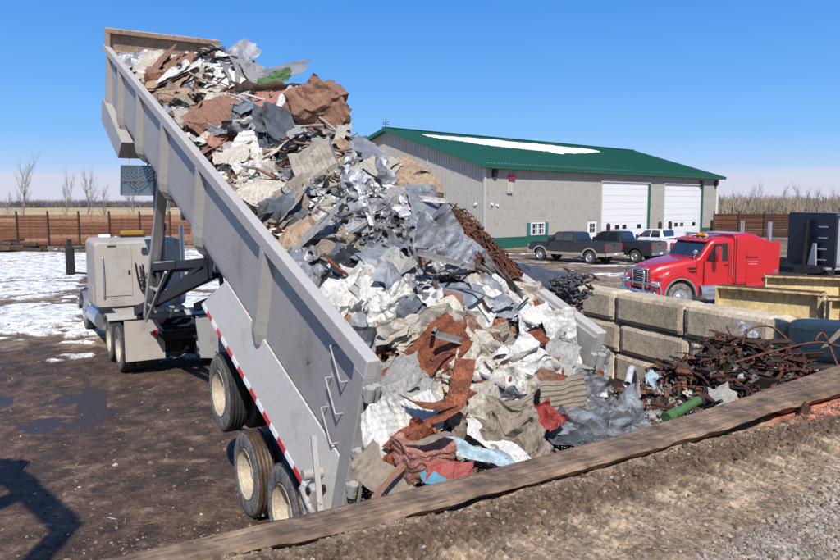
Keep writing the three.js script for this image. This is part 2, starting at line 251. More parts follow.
// edge beam: two weathered timbers laid end to end along the lip of the bank
M.timber = mat([.62, .51, .43], .9, 0, { map: rep(TX.wood, .8), bumpMap: rep(TX.wood, .8), bumpScale: .02 });
M.timber2 = mat([.54, .43, .36], .9, 0, { map: rep(TX.wood, .65), bumpMap: rep(TX.wood, .65), bumpScale: .02 });
function edgeTimber(t0, t1, wn, th, lift, seed, m, label) {
  const rings = [], n = Math.ceil((t1 - t0) / .07);
  for (let i = 0; i <= n; i++) {
    const t = lerp(t0, t1, i / n), a = .07 * (fbm(t * 1.6, seed, 3, 41) - .5) + .06 * (fbm(t * 5, seed, 2, 43) - .5), b = .03 * (fbm(t * 4, seed + 3, 3, 45) - .5), c = .07 * (fbm(t * 2.2, seed + 7, 4, 47) - .5);
    const H = edgeH(t) + lift, W = wn + .025 * t, o = [];
    for (const [w, y] of [[-.09 + a, -th + c], [.01 + a, -.035 + b], [-.02 + a, 0 + b], [-W * .35, .006 + b * .6], [-W * .7, .010 - b], [-W + .03, .012 + b], [-W, .005], [-W, -th]]) { const [X, D] = edge(t, w); o.push([X, H + y, -D]); }
    rings.push(o.reverse());
  }
  const g = flat(loft(rings)); const mesh = solo('edge_timber', [g], m, label, 'timber');
  const p = mesh.geometry.attributes.position, uv = mesh.geometry.attributes.uv; for (let i = 0; i < p.count; i++) { const X = p.getX(i) - .48, D = -p.getZ(i) - 4.24; uv.setXY(i, X * EX + D * ED, (X * -ED + D * EX) + p.getY(i)); }
}
edgeTimber(-3.2, 3.05, .235, .11, 0, 1, M.timber, 'long weathered brown timber laid along the lip of the dirt bank');
edgeTimber(3.06, 8.5, .28, .13, -.012, 5, M.timber2, 'darker timber continuing the bank edge toward the concrete blocks');
{ const [X, D] = edge(2.9, .1); const g = prism([[0, 0], [.03, .32], [.1, .30], [.06, 0]], 0, .02); xf(g, X, 2.02, -D, -.75, .35, -.6); solo('steel_scrap_spike', [g], M.rustSteel, 'rusty steel sliver sticking out of the dirt below the timber', 'scrap'); }

// ------------------------------------------------------------------ concrete block wall of the scrap bay
function roughBlock(L, H, Dp, seed) {
  const g = new THREE.BoxGeometry(L, H, Dp, 14, 6, 6), p = g.attributes.position, v = V();
  for (let i = 0; i < p.count; i++) {
    v.fromBufferAttribute(p, i); const ex = L / 2 - Math.abs(v.x), ey = H / 2 - Math.abs(v.y), ez = Dp / 2 - Math.abs(v.z), e = [ex, ey, ez].sort((a, b) => a - b);
    const chip = e[1] < .02 ? .02 + .03 * fbm(v.x * 5 + seed, v.y * 5 + v.z * 7, 3, seed) : .006 * fbm(v.x * 9, v.y * 9 + v.z * 5, 3, seed);
    if (ex < .001) v.x -= Math.sign(v.x) * chip; if (ey < .001) v.y -= Math.sign(v.y) * chip; if (ez < .001) v.z -= Math.sign(v.z) * chip; p.setXYZ(i, v.x, v.y, v.z);
  }
  return boxUV(flat(g));
}
{
  const w = thing('block_wall', 'wall of stacked pale concrete blocks holding back the rusty scrap pile', 'wall');
  const R = rng(5); const ux = .43, ud = -.903;                         // along the wall, toward the camera
  w.position.set(3.81, 0, -14.19); w.rotation.y = Math.atan2(ud, ux);
  const variants = [1, 2, 3, 4].map(s => roughBlock(1.79, .595, .6, s));
  for (let r = 0; r < 4; r++) for (let i = -2; i < 2; i++) {
    const m = part('block', variants[(r * 3 + i + 8) % 4], (r + i) % 3 ? M.concrete : M.concreteB, w, true);
    const off = r % 2 ? .14 : 0;
    m.position.set(.9 + i * 1.8 + off + .02 * R(), 2.06 - .3 - r * .6, -.3 + .03 * (R() - .5)); m.rotation.y = .012 * (R() - .5) + (i === 1 && r === 0 ? .02 : 0) + (R() < .5 ? Math.PI : 0); m.rotation.z = .01 * (R() - .5);
  }
  const w2 = thing('block_wall', 'short block wall closing the corner of the bay beside the yellow girders', 'wall');
  w2.position.set(5.5, 0, -10.82); const a2 = Math.atan2(-.52, .56 + .3); w2.rotation.y = a2;
  for (let r = 0; r < 4; r++) for (let i = 0; i < 2; i++) { const m = part('block', variants[(r + i) % 4], M.concreteB, w2, true); m.position.set(.93 + i * 1.8 + (r % 2) * .1, 1.74 - r * .6, -.32); }
}

// ------------------------------------------------------------------ metal shed (origin at the near corner; local x along the long wall, z back along the gable)
{
  const S = thing('metal_shed', 'long beige metal shed with green roof and two white overhead doors', 'building');
  S.position.set(5.2, 0, -59); S.rotation.y = Math.atan2(.683, .737);   // local z -> pointing (in X,D) to the viewer's side; the shed lies at negative z
  const L = 41, W = 23.6, E = 6.75, RH = 3.6;
  const wallM = mat([.56, .525, .455], .6, .1, { map: rep(TX.trailer, .04) }), gabM = wallM, green = mat([.018, .115, .08], .55, .1), trim = mat([.50, .47, .42], .6);
  // ribbed sheet: profile repeated each 0.3 m; ribs 3 cm proud
  const ribbed = (x0, x1, y0, y1, pitch = .3) => { const o = []; for (let x = x0 + pitch / 2; x < x1; x += pitch) o.push(box(.07, y1 - y0, .04, x, (y0 + y1) / 2, .02)); return o; };
  const holes = [[5.9, 7.85, 1.05, 2.08], [14.45, 15.95, -.1, 2.05], [16.64, 25.3, -.1, 5.8], [28.5, 37.0, -.1, 5.8]];
  const shape = (pts, hs, mtl, name, z, parent, d = .12) => { const s = new THREE.Shape(pts.map(p => new THREE.Vector2(...p))); for (const [a, b, c, e] of hs) { const h = new THREE.Path(); h.moveTo(a, c); h.lineTo(a, e); h.lineTo(b, e); h.lineTo(b, c); h.closePath(); s.holes.push(h); } return part(name, [new THREE.ExtrudeGeometry(s, { depth: d, bevelEnabled: false }).translate(0, 0, z - d)], mtl, parent); };
  const front = shape([[0, -.1], [14.45, -.1], [14.45, 2.05], [15.95, 2.05], [15.95, -.1], [16.64, -.1], [16.64, 5.8], [25.3, 5.8], [25.3, -.1], [28.5, -.1], [28.5, 5.8], [37, 5.8], [37, -.1], [L, -.1], [L, E + .3], [0, E + .3]], [holes[0]], wallM, 'front_wall', 0, S);
  const fr = []; for (let x = .15; x < L; x += .3) { let segs = [[.92, E]]; for (const [a, b, c, e] of holes) if (x > a - .1 && x < b + .1) segs = c > 0 ? [[.92, c - .1], [e + .12, E]] : [[e + .14, E]]; for (const [a, b] of segs) if (b - a > .05) fr.push(box(.07, b - a, .04, x, (a + b) / 2, .015)); }
  part('wall_ribs', fr, wallM, front);
  // green wainscot
  for (const [a, b] of [[.05, 14.3], [16.1, 16.5], [25.5, 28.35], [37.15, L - .05]]) part('wainscot', [box(b - a, .92, .05, (a + b) / 2, .44, .03), box(b - a, .05, .08, (a + b) / 2, .92, .03)], green, S);
  // gable wall
  const gp = []; { const s = new THREE.Shape([[0, -.1], [W, -.1], [W, E + .2], [W / 2, E + RH + .1], [0, E + .2]].map(p => new THREE.Vector2(...p))); gp.push(new THREE.ExtrudeGeometry(s, { depth: .12, bevelEnabled: false }).rotateY(Math.PI / 2).translate(0, 0, 0)); for (let z = .15; z < W; z += .3) { const h = E + RH * (1 - Math.abs(z - W / 2) / (W / 2)); gp.push(box(.04, h - .92, .07, -.012, (h + .92) / 2, -z)); } }
  part('gable_wall', gp, gabM, S); part('wainscot', [box(.05, .92, W - .1, -.03, .44, -W / 2)], green, S);
  part('back_wall', [box(L, E + .2, .12, L / 2, E / 2, -W + .06), box(.12, E + .2, W - .3, L - .06, E / 2, -W / 2)], wallM, S);
  for (const x of [-.01, L]) part('corner_trim', [box(.16, E + .1, .16, x, E / 2, .02)], trim, S);
  // roof: two slopes with standing seams
  const ov = .65, sl = Math.atan2(RH, W / 2), len = Math.hypot(RH, W / 2) + ov + .05;
  for (const sgn of [1, -1]) {
    const gs = [box(L + 2 * ov, .1, len, 0, 0, 0)]; for (let x = -L / 2 - ov + .2; x < L / 2 + ov; x += .45) gs.push(box(.05, .05, len, x, .07, 0));
    const zc = -W / 2 + sgn * (len / 2) * Math.cos(sl), yc = E + RH + .22 - (len / 2) * Math.sin(sl);
    const g = join(gs); xf(g, L / 2, yc, zc, sgn * sl, 0, 0); part('roof_slope', [g], green, S);
  }
  part('ridge_cap', [box(L + 2 * ov, .06, .5, L / 2, E + RH + .3, -W / 2)], green, S);
  part('fascia', [box(L + 2 * ov, .28, .05, L / 2, E - .02, ov - .02), box(L + 2 * ov, .04, ov, L / 2, E - .17, ov / 2)], green, S);
  for (const sgn of [1, -1]) for (const x of [-ov - .02, L + ov + .02]) { const zc = -W / 2 + sgn * (len / 2) * Math.cos(sl), yc = E + RH + .12 - (len / 2) * Math.sin(sl); part('rake_trim', [box(.05, .3, len, x, yc, zc, sgn * sl)], green, S); }
  part('soffit', [...[1, -1].map(sgn => box(ov, .03, len, -ov / 2, E + RH + .06 - (len / 2) * Math.sin(sl), -W / 2 + sgn * (len / 2) * Math.cos(sl), sgn * sl))], green, S);
  { // old snow left on the roof
    const P = [[2.2, .81], [4.8, .73], [8, .64], [12, .60], [16.3, .575], [17.6, .51], [19.5, .55], [22.1, .58], [25.5, .67], [29.2, .765], [27.5, .80], [25.7, .815], [23.1, .84], [20, .85], [16.7, .865], [9.7, .87], [5, .85]];
    const s = new THREE.Shape(new THREE.SplineCurve(P.concat([P[0]]).map(p => new THREE.Vector2(p[0], p[1] * Math.hypot(RH, W / 2)))).getPoints(160).map((p, i) => new THREE.Vector2(p.x + .5 * (vnoise(i * .35, 1, 3) - .5), p.y + .55 * (vnoise(i * .35, 5, 7) - .5) + .2 * (hash2(i, 3, 4) - .5)))); const g = new THREE.ExtrudeGeometry(s, { depth: .07, bevelEnabled: true, bevelSize: .12, bevelThickness: .05, bevelSegments: 2 });
    g.rotateX(-Math.PI / 2 + 0); g.translate(0, .12, 0); g.rotateX(sl); g.translate(0, E + .1, 0); part('roof_snow', [g], mat([.82, .83, .85], .8), S);
  }
  // window with shutters
  { const w = part('window', [box(1.95, .1, .1, 6.87, 2.05, .04), box(1.95, .1, .1, 6.87, 1.08, .04), box(.1, .9, .1, 5.95, 1.565, .04), box(.1, .9, .1, 7.8, 1.565, .04), box(.07, .9, .08, 6.87, 1.565, .03)], M.white, S);
    for (const x of [6.42, 7.33]) part('pane', [box(.84, .86, .02, x, 1.565, -.03)], M.glass, w);
    const mu = []; for (const x of [6.2, 6.64, 7.1, 7.54]) mu.push(box(.04, .86, .04, x, 1.565, 0)); mu.push(box(1.75, .04, .035, 6.87, 1.565, 0)); part('muntin', mu, M.white, w);
    for (const x of [5.62, 8.13]) part('shutter', [box(.42, 1.06, .06, x, 1.565, .06)], mat([.045, .16, .17], .6), S); }
  { const d = part('service_door', [box(1.5, 2.12, .1, 15.2, .98, -.04)], M.white, S); part('door_window', [box(.75, .8, .04, 15.2, 1.45, .03)], M.glass, d); part('muntin', [box(.04, .8, .05, 15.2, 1.45, .035), box(.75, .04, .05, 15.2, 1.45, .035)], M.white, d); part('handle', [box(.05, .12, .08, 15.75, .9, .05)], M.chrome, d); }
  for (const [a, b] of [[16.64, 25.3], [28.5, 37]]) {
    const n = 9, hh = 5.9 / n, d = part('overhead_door', [box(b - a, 5.9, .04, (a + b) / 2, 2.86, -.1)], M.white, S);
    for (let k = 0; k < n; k++) part('door_section', [rbox(b - a - .06, hh - .025, .05, .012, (a + b) / 2, -.08 + hh * (k + .5), -.07)], M.white, d);
    for (const f of [.345, .495, .82]) part('door_window', [box(.75, .42, .05, lerp(a, b, f), 1.42, -.055), ], M.glass, d);
    part('door_jamb', [box(.3, 5.9, .1, b + .12, 2.85, .06)], green, S); part('door_jamb', [box(.12, 5.9, .1, a - .05, 2.85, .06)], trim, S); part('door_header', [box(b - a + .5, .16, .1, (a + b) / 2 + .05, 5.88, .06)], trim, S);
  }
  for (const [x, y] of [[1.0, 6.25], [36.6, 6.05], [40.2, 6.1]]) part('wall_lamp', [rbox(.42, .55, .3, .05, x, y, .2), box(.3, .12, .2, x, y - .3, .16)], M.black, S);
  part('alarm_sign', [box(.75, .42, .12, 3.25, 5.9, .1)], mat([.35, .02, .03], .5), S); part('utility_box', [rbox(.62, .95, .14, .03, 3.0, 5.05, .1), box(.1, .1, .06, 2.9, 4.8, .2), box(.1, .1, .06, 3.12, 4.7, .2)], trim, S);
  for (const g of [cyl([.8, 3.7, .02], [.8, 3.7, .16], .12), cyl([1.5, 3.6, .02], [1.5, 3.6, .14], .1), cyl([-.02, 3.7, -.9], [-.16, 3.7, -.9], .12)]) part('vent_cap', [g], M.white, S);
  part('downspout', [box(.14, E - .3, .12, L - .25, E / 2, .1)], M.white, S); part('conduit', [cyl([-.1, 7.1, -6.6], [-.1, 8.6, -6.6], .03), rbox(.2, .25, .25, .03, -.1, 8.72, -6.6)], M.white, S);
  part('antenna', [cyl([-.4, E + RH + .2, -W / 2], [-.4, E + RH + 1.15, -W / 2], .03), cyl([-.4, E + RH + .75, -W / 2 - .45], [-.4, E + RH + .75, -W / 2 + .45], .025), cyl([-.75, E + RH + .6, -W / 2], [-.05, E + RH + .6, -W / 2], .025)], M.darkSteel, S);
  // bollards stand free beside the doors
  const bp = [[16.3, 1.1], [25.9, 1.1], [28.0, 1.1], [37.6, 1.1]];
  bp.forEach(([x, z]) => { const v = V(x, 0, z).applyEuler(S.rotation).add(S.position); const b = solo('bollard', [cyl([0, -.15, 0], [0, 1.7, 0], .19, .19, 14), xf(new THREE.SphereGeometry(.19, 14, 6, 0, 6.29, 0, 1.57), 0, 1.7, 0)], M.bollard ??= mat([.11, .035, .03], .7, 0, { map: rep(TX.rust, 1) }), 'brown steel bollard guarding an overhead door of the shed', 'bollard', 'bollards in front of the shed doors'); b.position.copy(v); });
}

// ------------------------------------------------------------------ wheels: tyre mesh (the wheel) with its rim as a sub-part; axle along z, outer face toward -z
function tyreGeo(R, w, rimR) {
  const h = w / 2, p = [[R - .03, -h + .02], [R - .012, -h + .035]];
  const n = 4; for (let k = 0; k < n; k++) { const a = -h + .045 + (w - .09) * k / n, b = a + (w - .09) / n - .016; p.push([R, a], [R, b], [R - .016, b + .002], [R - .016, b + .014]); }
  p.push([R, h - .045], [R - .012, h - .035], [R - .03, h - .02]);
  const q = s => [[rimR, s * (h - .03)], [rimR + .03, s * (h - .012)], [rimR + .05, s * (h - .002)], [lerp(rimR, R, .5), s * h], [lerp(rimR, R, .62), s * (h - .004)], [R - .045, s * (h - .01)], [R - .028, s * (h - .021)]];
  return { t: join([lathe(p, 56).rotateX(Math.PI / 2)]), s: join([lathe(q(-1), 56).rotateX(Math.PI / 2), lathe(q(1).reverse(), 56).rotateX(Math.PI / 2)]) };
}
function rimGeo(rimR, w, dish, hub = .1) {
  const h = w / 2; return [lathe([[rimR + .012, -h + .006], [rimR + .016, -h + .02], [rimR - .012, -h + .03], [rimR - .03, -h + .06], [rimR - .045, -h + dish * .8], [rimR - .075, -h + dish], [rimR * .52, -h + dish + .01], [rimR * .46, -h + dish - .02], [hub + .02, -h + dish - .02], [hub * .9, -h + dish - .06], [hub * .8, -h + dish - .07], [.001, -h + dish - .07]].map(([r, z]) => [r, z]).reverse(), 40).rotateX(Math.PI / 2).scale(1, 1, 1),
    ...Array.from({ length: 10 }, (_, k) => { const a = k / 10 * 6.283, r = rimR * .62; return cyl([r * Math.cos(a), r * Math.sin(a), -h + dish + .02], [r * Math.cos(a), r * Math.sin(a), -h + dish - .035], .016, .016, 6); })];
}
const wheelCache = {};
function wheel(parent, x, y, z, R, w, side, tyreM, rimM, dish = .13, treadM = M.tread) {   // side -1: outer face toward -z, 1: toward +z
  const key = [R, w, dish].join(); const c = wheelCache[key] ??= { ...tyreGeo(R, w, R * .56), r: join(rimGeo(R * .56, w, dish)) };
  const t = part('wheel', c.s, tyreM, parent, true); part('tread', c.t, treadM, t, true); part('rim', c.r, rimM, t, true); t.position.set(x, y, z); if (side > 0) t.rotation.y = Math.PI; return t;
}
M.tyreMud = mat([.20, .125, .08], .5, 0, { map: rep(TX.dirt, 1.3) }); M.tread = mat([.075, .07, .066], .85, 0, { map: rep(TX.dirt, 1.6) });
M.tyreDust = mat([.40, .385, .36], .9, 0, { map: rep(TX.dirt, 1.4) });

// ------------------------------------------------------------------ raised end-dump trailer (origin on the ground below the left tail corner)
const TILT = 19.96 * Math.PI / 180, TY = 2.609, TW = 2.5, TL = 13.66;
const trailer = thing('dump_trailer', 'long grey dump trailer tipped up and heaped with scrap metal', 'trailer');
place(trailer, -.4, 5.41, -.511, .8596); trailer.updateMatrixWorld(true);
const tubMat = new THREE.Matrix4().compose(V(0, TY, 0), new THREE.Quaternion().setFromEuler(new THREE.Euler(0, 0, TILT)), V(1, 1, 1));
const tubWorld = new THREE.Matrix4().multiplyMatrices(trailer.matrixWorld, tubMat);
const tub = (name, geos, m, parent = trailer) => { const o = part(name, geos, m, parent); if (parent === trailer) { o.position.set(0, TY, 0); o.rotation.z = TILT; } return o; };
{
  const zi = .10, th = .05, R = .32, fl = -1.42;
  const prof = (o, r) => { const a = []; a.push([zi + o, -.05]); a.push([zi + o, fl + R]); for (let k = 1; k <= 7; k++) { const t = k / 7 * Math.PI / 2; a.push([zi + o + r - r * Math.cos(t), fl + R - r * Math.sin(t)]); } return a; };
  const L = prof(0, R), Li = prof(th, R - th); const mir = a => a.map(([z, y]) => [TW - z, y]).reverse();
  const poly = [...L, ...mir(L), ...mir(Li).reverse(), ...[...Li].reverse()];
  const s = new THREE.Shape(poly.map(p => new THREE.Vector2(...p))); const g = new THREE.ExtrudeGeometry(s, { depth: TL - .1, bevelEnabled: false });
  g.rotateY(-Math.PI / 2).scale(-1, 1, 1);                              // (c, b, a) -> x = a, z = c
  const ix = nz(g), pp = ix.attributes.position; for (let i = 0; i < pp.count; i += 3) { const a = [0, 1, 2].map(k => [pp.getX(i + k), pp.getY(i + k), pp.getZ(i + k)]); [a[0], a[2], a[1]].forEach((q, k) => pp.setXYZ(i + k, ...q)); } ix.computeVertexNormals();
  tub('tub', [ix], M.trailer);
  for (const sgn of [-1, 1]) {
    const Z = z => sgn < 0 ? z : TW - z;
    tub('top_rail', [rbox(TL, .16, .12, .018, TL / 2, -.08, Z(.06))], M.rail);
    for (const a of [2.5, 5.25, 7.5, 9.6, 11.66, 13.2]) {
      const sec = (b, z, k) => [[a - .13 * k, b, Z(z + .11)], [a - .055 * k, b, Z(z)], [a + .055 * k, b, Z(z)], [a + .13 * k, b, Z(z + .11)]];
      const rg = [sec(-.155, -.005, 1), sec(-.7, -.008, 1), sec(-1.1, -.012, 1.02), sec(-1.24, .012, 1), sec(-1.36, .09, .9), sec(-1.44, .22, .8), sec(-1.47, .45, .7)]; if (sgn > 0) rg.forEach(r => r.reverse());
      tub('side_rib', [flat(loft(rg))], M.trailer);
    }
    // tail post with hinge knuckles
    const post = tub('tail_post', [rbox(.20, 1.52, .13, .02, .10, -.9, Z(.062)), rbox(.05, 1.3, .06, .01, -.02, -.86, Z(.11))], M.trailer);
    for (const b of [-.27, -.86, -1.2, -1.55]) part('hinge_knuckle', [cyl([-.05, b - .06, Z(.04)], [-.05, b + .06, Z(.04)], .042, .042, 10), rbox(.12, .07, .08, .01, .02, b, Z(.04))], M.trailer, post);
  }
  // front wall, rails on its inner face
  const fw = tub('front_wall', [box(.05, 1.7, TW - .14, TL - .12, -.52, TW / 2)], M.trailerDirty);
  part('wall_rail', [rbox(.11, .11, TW - .12, .015, TL - .19, .33, TW / 2)], M.trailerDirty, fw); part('wall_rail', [rbox(.09, .15, TW - .12, .015, TL - .19, -.16, TW / 2)], M.trailerDirty, fw);
  part('wall_edge', [rbox(.14, .55, .1, .015, TL - .17, .11, TW - .06)], M.trailerDirty, fw); part('wall_edge', [rbox(.14, .55, .1, .015, TL - .17, .11, .06)], M.trailerDirty, fw);
  // side fender skirts with reflective tape
  for (const sgn of [-1, 1]) {
    const z0 = sgn < 0 ? .085 : TW - .085, dz = sgn * .09 * -1 * -1, ang = Math.atan2(.10, .64) * sgn * -1;
    const g = prism([[.06, -1.16], [.22, -1.80], [4.5, -1.80], [3.87, -1.16]], -.012, .012); g.translate(0, 1.16, 0).rotateX(sgn < 0 ? .16 : -.16).translate(0, -1.16, z0);
    const sk = tub('fender_skirt', [g], M.skirt ??= mat([.76, .71, .64], .5, .05, { map: rep(TX.trailer, .6) }));
    for (let k = 0; k < 9; k++) { const t = box(.2, .055, .006, .42 + k * .46, -.61, sgn * .0165); t.rotateX(sgn < 0 ? .16 : -.16).translate(0, -1.16, z0); part('reflector_red', [t], M.tapeRed ??= mat([.52, .035, .04], .45), sk); const w = box(.22, .055, .006, .65 + k * .46, -.61, sgn * .0165); w.rotateX(sgn < 0 ? .16 : -.16).translate(0, -1.16, z0); part('reflector_white', [w], M.white, sk); }
    part('skirt_bracket', [box(.06, .25, .3, 1.2, -1.3, sgn < 0 ? .22 : TW - .22), box(.06, .25, .3, 3.4, -1.3, sgn < 0 ? .22 : TW - .22)], M.darkSteel, sk);
  }
  // grab steps near the tail
  for (const b of [-.34, -.66, -.97]) tub('step_rung', [cyl([.72, b + .06, .035], [.44, b - .13, .035], .0085, .0085, 7), cyl([.72, b + .06, .105], [.72, b + .06, .03], .0085, .0085, 7), cyl([.44, b - .13, .105], [.44, b - .13, .03], .0085, .0085, 7), rbox(.06, .05, .012, .004, .73, b + .06, .1)], M.trailer);
  // tail latch linkage
  const la = tub('tail_latch', [bar([.62, -1.12, -.05], [.16, -1.62, -.10], .05, .03), cyl([.5, -1.44, -.16], [.5, -1.44, .02], .05), rbox(.1, .34, .09, .03, .36, -1.62, -.1), tube([[.2, -1.72, -.1], [.28, -1.6, -.16], [.46, -1.56, -.16], [.55, -1.68, -.12], [.44, -1.8, -.1]], .03, 7), rbox(.3, .16, .16, .03, .12, -1.72, -.02)], M.trailer);
  part('latch_pin', [cyl([.12, -1.72, -.16], [.12, -1.72, .1], .035), cyl([.36, -1.5, -.17], [.36, -1.5, 0], .03)], M.darkSteel, la);
  tub('tail_crossbeam', [rbox(.16, .16, TW - .3, .02, .09, -1.55, TW / 2)], M.trailer);
  // underside beams, hoist housing, landing gear pad
  tub('sub_beam', [box(12.6, .24, .12, 6.6, -1.56, .72), box(12.6, .24, .12, 6.6, -1.56, TW - .72), ...[1, 3, 5, 7, 9, 11].map(a => box(.1, .12, 2.0, a, -1.49, TW / 2))], M.trailer);
  tub('hoist_housing', [prism([[10.9, -1.42], [11.35, -1.88], [13.7, -1.72], [13.62, -1.2], [13.3, -1.16]], -.03, .5, .015)], M.trailer);
  { const fr = []; const a = 11.0, y0 = -2.55, y1 = -1.93, z0 = -.02, z1 = .66; const q = (z, y) => [a, y, z];
    fr.push(bar(q(z0, y0), q(z1, y0), .02, .025), bar(q(z0, y1), q(z1, y1), .02, .025), bar(q(z0, y0), q(z0, y1), .02, .025), bar(q(z1, y0), q(z1, y1), .02, .025), bar(q((z0 + z1) / 2, y0), q((z0 + z1) / 2, y1), .025, .025), bar(q(z0, (y0 + y1) / 2), q(z1, (y0 + y1) / 2), .025, .025));
    for (let k = 1; k < 8; k++) { const t = k / 8, m = (z0 + z1) / 2, yy = lerp(y0, y1, t); fr.push(bar(q(m, yy), q(lerp(m, z0, Math.min(1, (1 - t) * 2)), yy + Math.min(y1 - yy, .31)), .012, .02), bar(q(m, yy), q(lerp(m, z1, Math.min(1, (1 - t) * 2)), yy + Math.min(y1 - yy, .31)), .012, .02)); }
    const p = tub('grille_panel', fr, M.grilleM ??= mat([.26, .29, .33], .6, .2)); part('grille_backing', [box(.006, y1 - y0, z1 - z0, a + .02, (y0 + y1) / 2, (z0 + z1) / 2)], phys([.45, .55, .62], .25, 0, { transmission: .75, thickness: 0 }), p); part('hanger', [bar([a, y1, .15], [a + .2, -1.6, .15], .03, .03), bar([a, y1, .5], [a + .2, -1.6, .5], .03, .03)], M.trailer, p); }
  // hoist, draft arms to the tractor (not tipped)
  const P = (n, g, m = M.darkSteel, par = trailer) => part(n, g, m, par);
  const hc = P('hoist_cylinder', [cyl([14.2, 1.1, 1.25], [13.98, 3.2, 1.25], .15, .15, 18), cyl([13.98, 3.2, 1.25], [13.8, 4.7, 1.25], .125, .125, 18), cyl([13.8, 4.7, 1.25], [13.62, 6.3, 1.25], .10, .10, 18)], mat([.10, .105, .115], .4, .5)); part('collar', [cyl([13.975, 3.12, 1.25], [13.97, 3.3, 1.25], .165, .165, 18), cyl([13.8, 4.6, 1.25], [13.79, 4.75, 1.25], .14, .14, 18)], M.darkSteel, hc);
  for (const z of [.55, 1.95]) { P('draft_arm', [bar([13.4, 1.22, z], [6.5, 2.72, z], .12, .2), bar([11.2, 2.45, z], [6.4, 2.9, z], .1, .14), bar([10.9, 1.8, z], [9.2, 2.62, z], .08, .08), bar([11.2, 2.45, z], [10.9, 1.75, z], .08, .1), bar([7.0, 2.8, z], [9.3, 2.2, z], .07, .07), box(.5, 1.0, .1, 6.5, 3.15, z)]); }
  P('draft_crossbar', [bar([11.0, 2.42, .5], [11.0, 2.42, 2.0], .14, .14), bar([8.8, 2.68, .5], [8.8, 2.68, 2.0], .14, .14), bar([8.8, 2.6, .55], [6.8, 2.75, 1.95], .08, .08), bar([6.8, 2.75, .55], [8.8, 2.6, 1.95], .08, .08)]);
  P('stabiliser_strut', [bar([12.1, 1.25, .55], [9.95, 4.25, .55], .13, .16), bar([12.35, 1.3, .72], [10.3, 4.25, .72], .07, .07)], M.trailer);
  for (const [x, y, z] of [[10.6, 2.56, .75], [10.9, 2.02, .7], [11.2, 1.62, .7]]) P('step_plate', [rbox(.75, .05, .45, .015, x, y, z)], M.trailer);
  P('step_ladder', [bar([11.6, 1.25, .45], [9.4, 2.5, .45], .035, .05), bar([11.6, 1.3, .95], [9.6, 2.5, .95], .035, .05)], M.trailer);
  // axles: two on the ground on walking beams, the lift axle carried up by the tipped tub
  const ax = [[2.28, .52], [3.56, .525], [4.66, 1.28]];
  ax.forEach(([x, y], k) => {
    P('axle', [cyl([x, y, .3], [x, y, TW - .3], .075, .075, 12)], M.chassis);
    for (const [z, sd] of [[.24, -1], [.58, -1], [TW - .58, 1], [TW - .24, 1]]) wheel(trailer, x, y, z, .525, .27, sd, M.tyreDust, M.rim, .17, k === 2 ? M.tread : M.tyreMud);
  });
  for (const z of [.78, TW - .78]) { P('walking_beam', [bar([2.2, .62, z], [3.65, .62, z], .1, .22), box(.4, .8, .12, 2.92, .95, z), bar([4.66, 1.28, z], [3.3, 1.35, z], .1, .14), box(.16, .6, .1, 4.6, 1.7, z)], M.chassis); }
  P('mud_flap', [prism([[0, 0], [.28, .05], [.34, .62], [0, .62]], -.01, .01).rotateY(Math.PI / 2 + .25).translate(5.6, 1.55, .38)], M.flapM ??= mat([.5, .49, .48], .8, 0, { map: rep(TX.trailer, 2) }));
}

